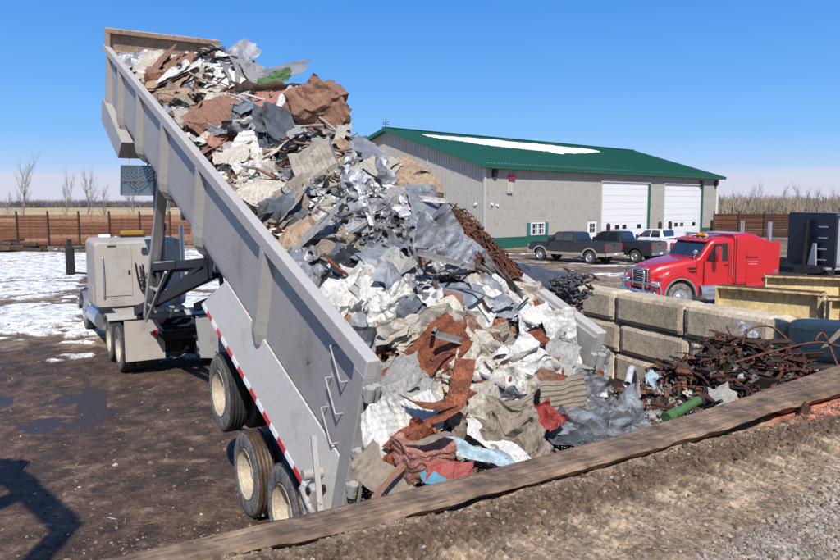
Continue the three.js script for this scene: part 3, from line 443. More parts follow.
// ------------------------------------------------------------------ grey highway tractor coupled to the trailer (origin on the ground under its rear axle, on the centre line)
{
  const T = thing('semi_tractor', 'dusty grey sleeper tractor backed up to the tipped dump trailer', 'truck');
  const [X, D] = [-.4 - .511 * 12.57 + .8596 * 1.18, 5.41 + .8596 * 12.57 + .511 * 1.18]; place(T, X, D, -.52, .854);
  const dust = M.dustPaint = mat([.54, .49, .42], .75, 0, { map: rep(TX.trailer, .6) }), body = mat([.22, .23, .25], .5, .1, { map: rep(TX.trailer, .7) });
  const P = (n, g, m, par = T) => part(n, g, m, par);
  P('frame', [box(7.6, .26, .08, 2.9, .85, -.43), box(7.6, .26, .08, 2.9, .85, .43), ...[-.7, 0, 1.3, 2.4].map(x => box(.12, .2, .8, x, .85, 0)), cyl([0, .52, -.8], [0, .52, .8], .09), cyl([1.35, .52, -.8], [1.35, .52, .8], .09), rbox(.5, .4, .5, .1, 0, .55, 0), rbox(.5, .4, .5, .1, 1.35, .55, 0)], M.chassis);
  P('fifth_wheel', [cyl([.65, 1.06, 0], [.65, 1.12, 0], .48, .48, 24), box(.9, .1, 1.0, .65, 1.02, 0)], M.darkSteel);
  for (const x of [0, 1.35]) for (const [z, s] of [[-1.06, -1], [-.72, -1], [.72, 1], [1.06, 1]]) wheel(T, x, .525, z, .525, .28, s, M.tyreDust, M.rim, .15);
  for (const s of [-1, 1]) wheel(T, 6.4, .525, s * 1.0, .525, .29, s, M.tyreDust, M.alu, .04);
  for (const s of [-1, 1]) {
    P('mud_flap', [prism([[-.48, .62], [-.3, .9], [.36, .9], [.36, 0], [-.48, 0]], -.01, .01, 0).rotateY(Math.PI / 2).translate(-.66, .33, s * .85 - (s > 0 ? .1 : -.06))], dust);
    const arc = []; for (let k = 0; k <= 8; k++) { const a = Math.PI * (.08 + .62 * k / 8); arc.push([1.35 + Math.cos(a) * .62, .525 + Math.sin(a) * .62]); } const inn = arc.map(([x, y]) => [1.35 + (x - 1.35) * .95, .525 + (y - .525) * .95]).reverse(); P('quarter_fender', [prism([...arc, ...inn], s < 0 ? -1.24 : .58, s < 0 ? -.58 : 1.24)], dust);
  }
  P('deck_plate', [rbox(1.0, .05, 1.5, .01, 2.35, 1.02, -.1)], dust);
  const x0 = 3.3;
  const sl = P('sleeper', [loft([ring(x0, 1.05, 2.72, -1.16, 1.1, .1), ring(x0 + .06, .98, 2.80, -1.2, 1.14, .12), ring(x0 + 1.5, .95, 2.84, -1.2, 1.14, .14), ring(x0 + 1.6, .95, 2.84, -1.18, 1.12, .14)])], dust);
  part('back_panel', [rbox(.02, 1.3, .7, .008, x0 - .012, 1.98, -.62)], dust, sl); part('panel_handle', [box(.02, .12, .05, x0 - .03, 1.95, -.34)], M.black, sl); part('panel_vent', [box(.02, .03, .22, x0 - .02, 2.66, -.75)], M.black, sl);
  part('side_hatch', [rbox(.9, .5, .02, .008, x0 + .75, 1.35, -1.205)], dust, sl);
  for (const z of [-.95, .95]) P('tail_lamp', [cyl([-.78, .95, z * .55], [-.72, .95, z * .55], .06, .06, 12)], M.tail ??= mat([.38, .012, .015], .3)); P('work_lamp', [rbox(.1, .12, .16, .02, x0 - .06, 2.55, .05)], M.chrome); P('work_lamp', [rbox(.1, .12, .16, .02, x0 - .06, 2.55, .55)], M.chrome);
  P('grab_handle', [tube([[x0, 1.3, -1.0], [x0 - .07, 1.32, -1.0], [x0 - .07, 2.4, -1.0], [x0, 2.42, -1.0]], .014, 6, 20)], M.alu); P('battery_box', [rbox(.6, .4, .35, .03, 2.75, .72, -.92)], M.darkSteel); P('air_tank', [cyl([1.95, .6, -.75], [2.45, .6, -.75], .14, .14, 14)], M.chassis); P('chain_loop', [tube([[x0 - .05, 2.2, -.18], [x0 - .08, 1.7, -.12], [x0 - .06, 1.4, -.02], [x0 - .08, 1.75, .02], [x0 - .05, 2.15, .0]], .022, 5, 30)], M.darkSteel);
  P('exhaust_stack', [cyl([x0 - .28, 1.2, 1.0], [x0 - .28, 3.2, 1.0], .075)], M.alu); P('air_hoses', [tube([[x0, 1.9, .1], [x0 - .2, 1.6, .12], [x0 - .15, 1.2, .05], [x0 - .6, 1.15, 0]], .02), tube([[x0, 1.9, .2], [x0 - .32, 1.65, .2], [x0 - .22, 1.3, .2], [x0 - .8, 1.2, .05]], .02), tube([[x0, 2.1, -.05], [x0 - .35, 1.9, -.1], [x0 - .4, 1.5, -.05], [x0 - .5, 1.1, 0]], .02), tube([[x0 - .02, 1.75, -.12], [x0 - .2, 1.85, 0], [x0 - .22, 1.65, .12], [x0 - .1, 1.55, 0], [x0 - .02, 1.75, -.12]], .018)], M.black);
  P('hose_stand', [bar([x0 - .12, 1.05, .3], [x0 - .12, 2.3, .22], .08, .08), bar([x0 - .4, 1.05, .35], [x0 - .15, 2.0, .3], .14, .12), rbox(.35, .3, .3, .04, x0 - .3, 1.2, .4)], dust);
  const cab = P('cab', [loft([ring(x0 + 1.62, .95, 2.66, -1.08, 1.08, .14), ring(x0 + 2.0, .95, 2.7, -1.08, 1.08, .18), ring(x0 + 2.3, .95, 2.64, -1.07, 1.07, .2), ring(x0 + 2.75, .95, 1.98, -1.05, 1.05, .12), ring(x0 + 2.9, .95, 1.86, -1.04, 1.04, .1)])], body);
  part('side_window', [prism([[x0 + 1.85, 1.85], [x0 + 2.62, 1.85], [x0 + 2.35, 2.45], [x0 + 1.9, 2.5]], -1.10, -1.075)], M.glass, cab); part('door_seam', [box(.02, 1.5, .02, x0 + 1.75, 1.75, -1.085)], M.black, cab);
  P('hood', [loft([ring(x0 + 2.88, .95, 1.86, -.85, .85, .14), ring(x0 + 3.7, .85, 1.76, -.72, .72, .16), ring(x0 + 4.45, .75, 1.66, -.62, .62, .16), ring(x0 + 4.6, .75, 1.6, -.58, .58, .14)])], body);
  for (const s of [-1, 1]) { const arc = []; for (let k = 0; k <= 10; k++) { const a = Math.PI * (.05 + .9 * k / 10); arc.push([6.4 + Math.cos(a) * .72, .6 + Math.sin(a) * .62]); } const inn = arc.map(([x, y]) => [6.4 + (x - 6.4) * .9, .6 + (y - .6) * .9]).reverse(); P('front_fender', [prism([...arc, ...inn], s < 0 ? -1.2 : .6, s < 0 ? -.6 : 1.2, .02)], body); P('fuel_tank', [cyl([3.5, .68, s * .92], [5.1, .68, s * .92], .31, .31, 20)], M.alu); P('step_box', [rbox(.6, .12, .3, .02, 5.4, .55, s * 1.05), rbox(.6, .12, .3, .02, 5.4, .9, s * 1.0)], dust); }
  P('bumper', [rbox(.12, .38, 2.3, .04, 8.0, .6, 0)], M.chrome); P('headlight', [rbox(.1, .2, .3, .04, 7.85, 1.05, -.85)], M.chrome);
  const mi = P('mirror', [rbox(.12, .82, .24, .05, x0 + 2.45, 2.14, -1.52)], M.black); part('mirror_arm', [bar([x0 + 2.45, 2.5, -1.56], [x0 + 2.2, 2.52, -1.0], .06, .06), bar([x0 + 2.45, 1.8, -1.5], [x0 + 2.3, 1.75, -1.0], .05, .05), box(.1, .2, .12, x0 + 2.45, 2.66, -1.52)], M.black, mi);
  const be = P('light_bar', [rbox(.3, .14, .62, .05, x0 + 1.3, 2.95, .0)], mat([.32, .17, .02], .35)); part('light_bar_base', [box(.3, .05, .66, x0 + 1.3, 2.86, 0)], M.black, be);
  P('roof_horn', [cyl([x0 + 1.7, 2.78, -.55], [x0 + 2.2, 2.78, -.55], .03, .06), cyl([x0 + 1.7, 2.78, -.3], [x0 + 2.2, 2.78, -.3], .03, .06), rbox(.2, .1, .3, .03, x0 + 1.2, 2.88, -.75)], M.white);
}

// ------------------------------------------------------------------ pickups parked facing the shed (origin on the ground under the rear axle)
function pickup(name, label, paint, lower, X, D, o = {}) {
  const T = thing(name, label, 'pickup', 'pickups parked in front of the shed'); place(T, X, D, -.683, .737);
  const P = (n, g, m, par = T) => part(n, g, m, par);
  const arc = (cx, r, y0) => { const a = []; for (let k = 0; k <= 10; k++) { const t = Math.PI * (1 - k / 10); a.push([cx + r * Math.cos(t), Math.max(y0, .42 + r * Math.sin(t))]); } return a; };
  const WB = 3.85, hw = .99;
  // bed + lower body as one side profile with wheel openings, then the cab above it
  const prof = [[-1.12, .55], ...arc(0, .53, .5), ...arc(WB, .53, .5), [WB + .98, .5], [WB + 1.02, .85], [WB + .92, 1.18], [WB + .5, 1.28], [WB - .62, 1.34], [1.05, 1.34], [1.04, 1.36], [-1.12, 1.36]];
  const b = prism(prof, -hw, hw, .05), bp = b.attributes.position; for (let i = 0; i < bp.count; i++) { const y = bp.getY(i), x = bp.getX(i); const k = 1 - .05 * ss(1.0, 1.36, y) - .06 * ss(WB + .4, WB + 1.05, x) - .03 * ss(.8, .45, y); bp.setZ(i, bp.getZ(i) * k); } b.computeVertexNormals();
  const body = P('body', [b], paint);
  part('bed_well', [box(1.9, .02, 1.6, -.05, 1.365, 0)], M.black, body);
  const cabP = [[1.12, 1.32], [1.14, 1.5], [1.28, 1.9], [1.5, 1.95], [2.55, 1.95], [2.75, 1.9], [WB - .55, 1.34]];
  const c = prism(cabP, -.93, .93, .05), cp = c.attributes.position; for (let i = 0; i < cp.count; i++) cp.setZ(i, cp.getZ(i) * (1 - .2 * ss(1.32, 1.95, cp.getY(i)))); c.computeVertexNormals();
  const cab = P('cab', [c], paint);
  const zAt = y => .93 * (1 - .2 * ss(1.32, 1.95, y)) + .004;
  const win = (pts, s) => { const g = prism(pts, -.004, .004); const p = g.attributes.position; for (let i = 0; i < p.count; i++) p.setZ(i, p.getZ(i) + s * zAt(p.getY(i))); return g; };
  for (const s of [-1, 1]) { part('side_window', [win([[1.34, 1.42], [1.44, 1.86], [2.02, 1.88], [2.05, 1.42]], s)], M.glass, cab); part('side_window', [win([[2.13, 1.42], [2.11, 1.88], [2.56, 1.86], [3.05, 1.42]], s)], M.glass, cab); }
  { const g = box(.02, .62, 1.5, 0, 0, 0); g.rotateZ(.98).translate(3.0, 1.66, 0); part('windshield', [g], M.glass, cab); const r = box(.015, .42, 1.45, 0, 0, 0); r.rotateZ(-.3).translate(1.17, 1.68, 0); part('rear_window', [r], M.glass, cab); }
  for (const [x0, x1] of [[1.12, 2.09], [2.09, 3.15]]) for (const s of [-1, 1]) { const d = part('door', [rbox(x1 - x0 - .03, .62, .03, .012, (x0 + x1) / 2, .98, s * (hw - .012))], paint, T); part('door_handle', [rbox(.16, .04, .03, .01, x0 + .14, 1.18, s * (hw + .012))], M.black, d); }
  const lw = []; for (const s of [-1, 1]) { for (const [a, e] of [[.55, WB - .56], [WB + .55, WB + .95], [-1.1, -.55]]) lw.push(part('lower_trim', [rbox(e - a, .2, .04, .015, (a + e) / 2, .6, s * (hw - .02))], lower, T)); for (const cx of [0, WB]) { const ou = arc(cx, .6, .42), inn = arc(cx, .52, .42).reverse(); part('arch_flare', [prism([...ou, ...inn], s < 0 ? -hw - .025 : hw - .03, s < 0 ? -hw + .03 : hw + .025)], lower, T); } }
  P('front_bumper', [rbox(.16, .26, 1.9, .05, WB + 1.06, .62, 0)], o.bump || lower); P('rear_bumper', [rbox(.16, .2, 1.9, .04, -1.2, .62, 0)], o.bump || lower); P('grille', [rbox(.05, .36, 1.3, .03, WB + 1.0, .98, 0)], M.black);
  const tg = P('tailgate', [rbox(.05, .62, 1.62, .02, -1.125, 1.02, 0)], o.gate || paint); part('tailgate_handle', [rbox(.02, .08, .26, .01, -1.155, 1.2, 0)], M.black, tg); part('plate', [box(.01, .12, .3, -1.29, .64, 0)], M.white, T);
  for (const s of [-1, 1]) { P('tail_light', [rbox(.06, .4, .16, .02, -1.12, 1.06, s * .89)], M.tail ??= mat([.38, .012, .015], .3)); P('headlight', [rbox(.08, .2, .34, .03, WB + .97, 1.02, s * .78)], M.chrome); const m = P('door_mirror', [rbox(.14, .26, .2, .04, 2.98, 1.45, s * 1.13)], M.black); part('mirror_arm', [box(.06, .05, .16, 2.98, 1.4, s * .98)], M.black, m); }
  for (const x of [0, WB]) for (const s of [-1, 1]) wheel(T, x, .42, s * .85, .42, .27, s, M.tyreCar ??= mat([.045, .043, .04], .9), M.alu, .05);
  P('underbody', [box(5.2, .2, 1.3, 1.9, .55, 0)], M.black);
  return T;
}
const carPaint = (c, r = .5) => phys(c, r, 0, { clearcoat: .35, clearcoatRoughness: .3 });
pickup('pickup_truck', 'black crew cab pickup with tan lower trim beside the green wainscot', carPaint([.03, .027, .025]), mat([.36, .31, .25], .6), 11.26, 45.9, { gate: mat([.07, .067, .065], .6) });
pickup('pickup_truck', 'dark dusty pickup parked between the tan trimmed pickup and the white one', carPaint([.018, .017, .016]), mat([.02, .02, .022], .6), 14.4, 46.9, { gate: mat([.10, .098, .095], .7), bump: M.chrome });
pickup('pickup_truck', 'white pickup parked in front of the farther overhead door', carPaint([.78, .78, .78]), mat([.6, .6, .6], .5), 18.3, 50.4);

// ------------------------------------------------------------------ red conventional tractor (origin on the ground, under the back of the sleeper)
{
  const T = thing('red_semi_truck', 'bright red sleeper semi tractor with grille guard behind the block wall', 'truck'); place(T, 12.22, 27.1, -.966, -.26);
  const P = (n, g, m, par = T) => part(n, g, m, par);
  const red = phys([.52, .011, .014], .36, 0, { clearcoat: 1, clearcoatRoughness: .06 }), redDusty = mat([.46, .012, .015], .5);
  const sl = P('sleeper', [loft([ring(0, .82, 2.45, -1.1, 1.1, .05), ring(.02, .8, 2.48, -1.12, 1.12, .05), ring(.3, .8, 2.54, -1.12, 1.12, .07), ring(.5, .8, 2.68, -1.12, 1.12, .2), ring(.8, .8, 2.74, -1.12, 1.12, .24), ring(1.3, .8, 2.72, -1.11, 1.11, .24), ring(1.42, .8, 2.70, -1.08, 1.08, .22)])], red);
  part('side_fairing', [rbox(.5, 1.62, .05, .02, -.22, 1.62, -1.09)], red, sl); part('side_fairing', [rbox(.5, 1.62, .05, .02, -.22, 1.62, 1.09)], red, sl); part('fairing_edge', [tube([[-.45, .85, -1.07], [-.47, 1.6, -1.07], [-.47, 2.25, -1.07], [-.4, 2.42, -1.05], [-.2, 2.46, -1.0]], .022, 8, 24)], M.chrome, sl);
  part('baggage_door', [rbox(.62, .62, .02, .008, .62, 1.15, -1.125)], red, sl); part('door_latch', [box(.08, .12, .02, .22, 1.08, -1.14)], M.black, sl); part('sleeper_seam', [box(.025, 1.75, .02, 1.36, 1.7, -1.1)], M.black, sl);
  for (const y of [1.0, 1.18, 1.36]) part('chrome_strip', [rbox(.16, .12, .02, .01, -.3, y, -1.125)], M.chrome, sl);
  { // painted name on the sleeper, too small to read in the photograph
    const gs = []; const R = rng(9); let x = .95; for (let k = 0; k < 6; k++) { const w = .06 + .03 * R(); gs.push(box(w * .4, k === 0 ? .13 : .06, .006, x, 1.88 + (k === 0 ? .02 : 0), -1.128, 0, 0, -.25), box(w * 1.2, .016, .006, x - w * .4, 1.86 + .03 * R(), -1.128, 0, 0, .1)); x -= w + .005; } part('painted_lettering', gs, M.black, sl).userData.kind = 'stuff';
    part('painted_line', [box(.42, .02, .006, .68, 1.72, -1.128)], mat([.7, .35, .35], .5), sl); part('painted_line', [box(.34, .02, .006, .68, 1.64, -1.128)], mat([.7, .35, .35], .5), sl); }
  const cab = P('cab', [loft([ring(1.42, .85, 2.56, -1.04, 1.04, .16), ring(1.75, .85, 2.6, -1.03, 1.03, .2), ring(2.15, .85, 2.58, -1.0, 1.0, .2), ring(2.34, .85, 2.5, -.99, .99, .2), ring(2.74, .85, 1.92, -.99, .99, .1), ring(2.86, .85, 1.84, -.98, .98, .08)])], red);
  const ws = prism([[2.30, 2.46], [2.32, 2.48], [2.72, 1.93], [2.70, 1.91]], -.86, .86); ws.translate(.035, .02, 0); part('windshield', [ws], M.glass, cab); part('windshield_divider', [bar([2.38, 2.5, 0], [2.77, 1.95, 0], .03, .03)], M.black, cab); part('sun_visor', [prism([[2.2, 2.56], [2.5, 2.46], [2.49, 2.43], [2.2, 2.52]], -.92, .92)], red, cab);
  for (const s of [-1, 1]) { const z = s < 0 ? -1.055 : 1.03; part('side_window', [prism([[1.66, 1.78], [1.7, 2.4], [2.2, 2.38], [2.5, 1.86], [2.5, 1.78]], z, z + .025)], M.glass, cab); const d = P('door', [rbox(.98, .92, .03, .012, 2.1, 1.3, s * 1.02)], red); part('door_handle', [rbox(.14, .05, .03, .01, 1.72, 1.62, s * 1.045)], M.black, d); part('door_gap', [box(.014, 1.5, .012, 1.6, 1.6, s * 1.036), box(.014, .95, .012, 2.6, 1.3, s * 1.032), box(1.0, .014, .012, 2.1, .835, s * 1.03), box(.9, .012, .012, 2.05, 1.77, s * 1.036)], M.black, d);
    const m = P('mirror', [rbox(.14, .56, .22, .05, 2.28, 2.02, s * 1.34)], red); part('mirror_arm', [bar([2.28, 2.26, s * 1.3], [2.2, 2.32, s * 1.0], .03, .03), bar([2.28, 1.78, s * 1.3], [2.35, 1.78, s * 1.0], .03, .03)], M.black, m); part('mirror_face', [box(.01, .44, .17, 2.205, 2.02, s * 1.34)], M.chrome, m); }
  const hood = P('hood', [loft([ring(2.8, .95, 1.90, -.94, .94, .2), ring(3.2, .92, 1.84, -.9, .9, .24), ring(3.7, .9, 1.76, -.84, .84, .26), ring(4.15, .85, 1.66, -.74, .74, .26), ring(4.38, .8, 1.54, -.66, .66, .24), ring(4.46, .8, 1.46, -.62, .62, .2)])], red);
  part('hood_vent', [rbox(.3, .06, .03, .02, 3.02, 1.52, -.94)], M.black, hood); part('hood_vent', [rbox(.3, .06, .03, .02, 3.02, 1.40, -.945)], M.black, hood); part('hood_ornament', [rbox(.1, .07, .04, .015, 4.36, 1.64, 0), rbox(.05, .1, .04, .015, 4.33, 1.66, 0)], M.chrome, hood);
  part('hood_mirror', [cyl([2.95, 1.86, -.9], [2.95, 2.06, -.98], .015), xf(new THREE.SphereGeometry(.09, 12, 8), 2.95, 2.1, -.99)], M.chrome, hood);
  const gr = P('grille', [rbox(.05, .58, .92, .06, 4.47, 1.16, 0)], M.black); part('grille_surround', [rbox(.04, .66, .06, .02, 4.48, 1.16, -.48), rbox(.04, .66, .06, .02, 4.48, 1.16, .48), rbox(.04, .06, 1.0, .02, 4.48, 1.48, 0)], M.chrome, gr); for (let k = 0; k < 7; k++) part('grille_bar', [box(.03, .015, .88, 4.5, .92 + k * .08, 0)], M.chrome, gr);
  for (const s of [-1, 1]) {
    const out = [], r = .66; for (let k = 0; k <= 12; k++) { const a = Math.PI * (1 - k / 12); out.push([3.6 + r * Math.cos(a), .56 + r * Math.sin(a)]); } const fp = [[2.86, .56], [2.86, .95], [3.0, 1.30], [3.35, 1.44], [3.9, 1.42], [4.3, 1.22], [4.5, .9], [4.5, .56], ...out.reverse().map(([x, y]) => [3.6 + (x - 3.6) * .93, y])];
    P('fender', [prism(fp, s < 0 ? -1.16 : .62, s < 0 ? -.62 : 1.16, .05)], red); P('fender_liner', [prism([[2.98, .56], ...out.map(([x, y]) => [3.6 + (x - 3.6) * .99, y]), [2.98, .56]].slice(1, -1).concat(out.map(([x, y]) => [3.6 + (x - 3.6) * .9, .56 + (y - .56) * .92]).reverse()), s < 0 ? -1.175 : .7, s < 0 ? -.7 : 1.175)], mat([.2, .2, .2], .7));
    const hl = P('headlight', [rbox(.2, .2, .42, .06, 4.42, 1.0, s * .93)], M.chrome); part('lens', [rbox(.05, .15, .34, .03, 4.51, 1.0, s * .93)], M.lens ??= phys([.75, .77, .8], .08, 0, { clearcoat: 1 }), hl);
    wheel(T, 3.6, .525, s * 1.0, .525, .29, s, M.tyreDust, M.alu, .05);
    P('fuel_tank', [cyl([1.5, .66, s * .88], [2.75, .66, s * .88], .3, .3, 20)], M.alu); P('step', [rbox(.9, .05, .2, .01, 2.1, .78, s * 1.1), rbox(.9, .05, .2, .01, 2.1, .45, s * 1.1)], M.alu);
    P('exhaust_stack', [cyl([1.5, 1.2, s * 1.12], [1.5, 2.3, s * 1.05], .01), cyl([-.32, .9, s * .72], [-.32, 3.12, s * .72], .075, .075, 14)], s < 0 ? M.alu : M.chrome);
  }
  const bg = P('grille_guard', [tube([[4.72, .45, -.62], [4.74, 1.0, -.62], [4.72, 1.40, -.6], [4.73, 1.48, -.5], [4.76, 1.5, 0], [4.73, 1.48, .5], [4.72, 1.40, .6], [4.74, 1.0, .62], [4.72, .45, .62]], .04, 8, 40)], M.guard ??= mat([.42, .42, .43], .35, .8));
  for (const y of [.62, 1.0]) part('guard_bar', [tube([[4.73, y, -.6], [4.76, y, 0], [4.73, y, .6]], .035, 8, 14)], M.guard, bg); for (const s of [-1, 1]) part('guard_wing', [tube([[4.73, 1.02, s * .6], [4.7, 1.02, s * .95], [4.5, 1.0, s * 1.18], [4.42, .8, s * 1.22], [4.44, .5, s * 1.2]], .035, 8, 24)], M.guard, bg);
  P('bumper', [rbox(.2, .36, 2.3, .06, 4.56, .58, 0)], M.chrome);
  P('frame', [box(7.4, .26, .08, .6, .82, -.42), box(7.4, .26, .08, .6, .82, .42), rbox(.8, .2, 1.0, .03, -1.75, 1.05, 0), box(.9, .05, 1.6, -.75, .98, 0)], M.chassis);
  for (const x of [-1.1, -2.4]) for (const [z, s] of [[-1.04, -1], [-.7, -1], [.7, 1], [1.04, 1]]) wheel(T, x, .525, z, .525, .28, s, M.tyreDust, M.alu, .15);
  const bc = P('beacon', [cyl([2.05, 2.62, -.22], [2.05, 2.72, -.22], .09, .08, 16), cyl([2.05, 2.62, .06], [2.05, 2.72, .06], .09, .08, 16), box(.16, .06, .5, 2.05, 2.62, -.08)], mat([.75, .28, .02], .3)); part('beacon_base', [box(.24, .05, .7, 2.05, 2.59, -.07)], M.black, bc);
  for (let k = -2; k <= 2; k++) P('marker_lamp', [rbox(.07, .04, .08, .015, 2.3, 2.565, k * .3)], M.amber ??= mat([.7, .3, .03], .3));
  P('air_horn', [cyl([1.8, 2.68, .55], [2.3, 2.66, .55], .03, .07, 10), cyl([1.8, 2.68, -.7], [2.3, 2.66, -.7], .03, .07, 10)], M.chrome); P('antenna', [cyl([2.2, 2.3, 1.35], [2.35, 3.7, 1.38], .008)], M.white);
}

// ------------------------------------------------------------------ dark-fronted dump trailer behind the red tractor (origin on the ground below its near front corner; x forward)
{
  const T = thing('dump_trailer', 'parked dump trailer with navy front wall and light grey side', 'trailer'); place(T, 16.2, 28.3, -.966, -.26);
  const P = (n, g, m, par = T) => part(n, g, m, par); const navy = mat([.020, .027, .048], .5, .1, { map: rep(TX.trailer, .5) }), side = mat([.47, .475, .48], .5, .2, { map: rep(TX.trailer, .4) });
  P('front_wall', [loft([ring(0, 1.2, 3.42, -.06, 2.5, .12), ring(.06, 1.25, 3.40, -.02, 2.46, .12)])], navy);
  const tb = P('tub', [rbox(7.9, 2.2, 2.42, .25, -3.97, 2.32, 1.22)], side); part('top_rail', [rbox(7.9, .16, .12, .02, -3.97, 3.38, -.02)], side, tb); for (let k = 0; k < 6; k++) part('side_rib', [rbox(.14, 2.0, .08, .02, -.9 - k * 1.3, 2.35, -.02)], side, tb);
  for (const y of [1.55, 1.98, 2.42, 2.86]) P('ladder_rung', [rbox(.08, .05, .42, .015, .12, y, .55)], M.alu);
  const hc = P('hoist_cylinder', [cyl([.28, 1.0, 1.35], [.24, 2.2, 1.32], .14, .14, 16), cyl([.24, 2.2, 1.32], [.2, 3.1, 1.3], .11, .11, 16)], M.darkSteel); part('hoist_bracket', [prism([[0, 0], [.5, 0], [.42, 1.2], [.3, 1.2]], -.04, .04).rotateY(Math.PI / 2).translate(.22, 1.0, 1.2)], side, hc);
  P('gooseneck', [rbox(1.6, .3, 1.9, .05, .9, 1.18, 1.22), rbox(.9, .35, .7, .05, 1.3, 1.42, 1.9)], M.darkSteel); P('gooseneck_stripe', [box(.3, .42, .72, 1.45, 1.43, 1.9)], M.white);
  P('chassis_rail', [box(8, .25, .1, -3.6, 1.05, .6), box(8, .25, .1, -3.6, 1.05, 1.9)], M.chassis); P('front_bracket', [rbox(.35, .5, .4, .03, .1, .95, .25), rbox(.35, .5, .4, .03, .1, .95, .9)], M.black); P('apron', [rbox(1.2, .1, 2.2, .02, -.3, 1.22, 1.2)], side);
  for (const x of [-5.8, -7.1]) for (const [z, s] of [[.2, -1], [.55, -1], [1.9, 1], [2.25, 1]]) wheel(T, x, .525, z, .525, .28, s, M.tyreDust, M.rim, .15);
  P('landing_leg', [box(.14, 1.0, .14, -.9, .55, .4), box(.3, .06, .3, -.9, .06, .4)], M.darkSteel); P('landing_leg', [box(.14, 1.0, .14, -.9, .55, 2.1), box(.3, .06, .3, -.9, .06, 2.1)], M.darkSteel);
}
// yellow plate girders lying behind the wall
{
  const yel = mat([1.0, .86, .53], .75, 0, { map: rep(TX.concrete, .7) }), rusty = M.rustSteel;
  const girder = (label, X, D, y, hX, hD, L, H, F, stiff) => { const T = thing('yellow_girder', label, 'girder', 'yellow girders behind the block wall'); place(T, X, D, hX, hD, y); part('web', [box(L, H - .06, .025, L / 2, H / 2, 0)], yel, T); part('top_flange', [box(L, .035, F, L / 2, H, 0)], yel, T); part('bottom_flange', [box(L, .035, F, L / 2, 0, 0)], yel, T); for (const x of stiff) for (const s of [-1, 1]) part('stiffener', [box(.03, H - .08, F / 2 - .03, x, H / 2, s * (F / 4 + .01))], yel, T); part('rust_edge', [box(L - .04, .012, F - .05, L / 2, H + .024, 0)], mat([.30, .17, .09], .9, 0, { map: rep(TX.rust, 1) }), T); return T; };
  girder('yellow plate girder lying right behind the pale concrete blocks', 5.42, 13.15, 1.84, .74, -.67, 1.75, .46, .32, [.03, 1.7]);
  girder('farther yellow girder lying in front of the navy trailer', 7.9, 16.6, 1.72, .93, -.37, 4.2, .42, .36, [.03, 1.6, 3.2]);
  girder('short upright yellow girder end beside the dark blocks', 6.62, 11.75, 1.82, .92, -.4, 2.2, .44, .30, [.05, .28, .9]);
  // timbers and blocks under the girders
  const cr = thing('steel_trestle', 'low dark steel trestle carrying the yellow girders', 'trestle'); cr.position.set(6.2, 0, -13.6); for (const [x, z] of [[-.9, .1], [.3, .9], [.6, 1.9], [2.2, -2.9], [4.2, -2.0]]) part('trestle_post', [box(.2, 1.79, .2, x, .88, z)], M.darkSteel, cr);
}

// ------------------------------------------------------------------ fences
{
  const band = [mat([.44, .225, .16], .9, 0, { map: rep(TX.rust, .5) }), mat([.60, .37, .27], .9, 0, { map: rep(TX.rust, .4) }), mat([.36, .16, .11], .9, 0, { map: rep(TX.rust, .6) }), mat([.85, .63, .48], .9, 0, { map: rep(TX.rust, .5) }), mat([.17, .085, .06], .9, 0, { map: rep(TX.rust, .6) })];
  const post = mat([.05, .032, .026], .9, .1);
  function fence(label, X0, D0, hX, hD, n, bay, H, dark, seed) {
    const F = thing('steel_fence', label, 'fence'); place(F, X0, D0, hX, hD); const R = rng(seed); const shapes = {};
    const rails = 9, rh = (H - .1) / rails;
    for (let i = 0; i < n; i++) {
      part('post', shapes.p ??= join([rbox(.14, H + .35, .16, .02, 0, (H + .35) / 2, .1)]), post, F, true).position.set(i * bay, 0, 0);
      for (let k = 0; k < rails; k++) { const m = part('rail', shapes.r ??= join([prism([[-rh / 2, 0], [-rh / 2 + .03, .05], [-.03, .06], [0, .03], [.03, .06], [rh / 2 - .04, .05], [rh / 2 - .015, 0]].map(([y, z]) => [z, y]), 0, bay - .02).rotateY(Math.PI / 2).translate(0, 0, 0)]), band[dark ? (R() < .8 ? 4 : 2) : [0, 1, 3, 0, 2, 0, 1, 0, 3][(k + (R() < .25 ? 1 : 0)) % 9]], F, true); m.position.set(i * bay + .01, .1 + rh * (k + .5), .0); m.rotation.z = .004 * (R() - .5); }
    }
    part('post', shapes.p, post, F, true).position.set(n * bay, 0, 0);
  }
  fence('rust red horizontal rail fence between the snowy yard and the field', -59, 62, .995, .1, 16, 2.62, 2.75, false, 3);
  fence('dark rusty fence beyond the navy trailer', 33.0, 82, .97, -.24, 16, 2.62, 2.6, true, 4);
}
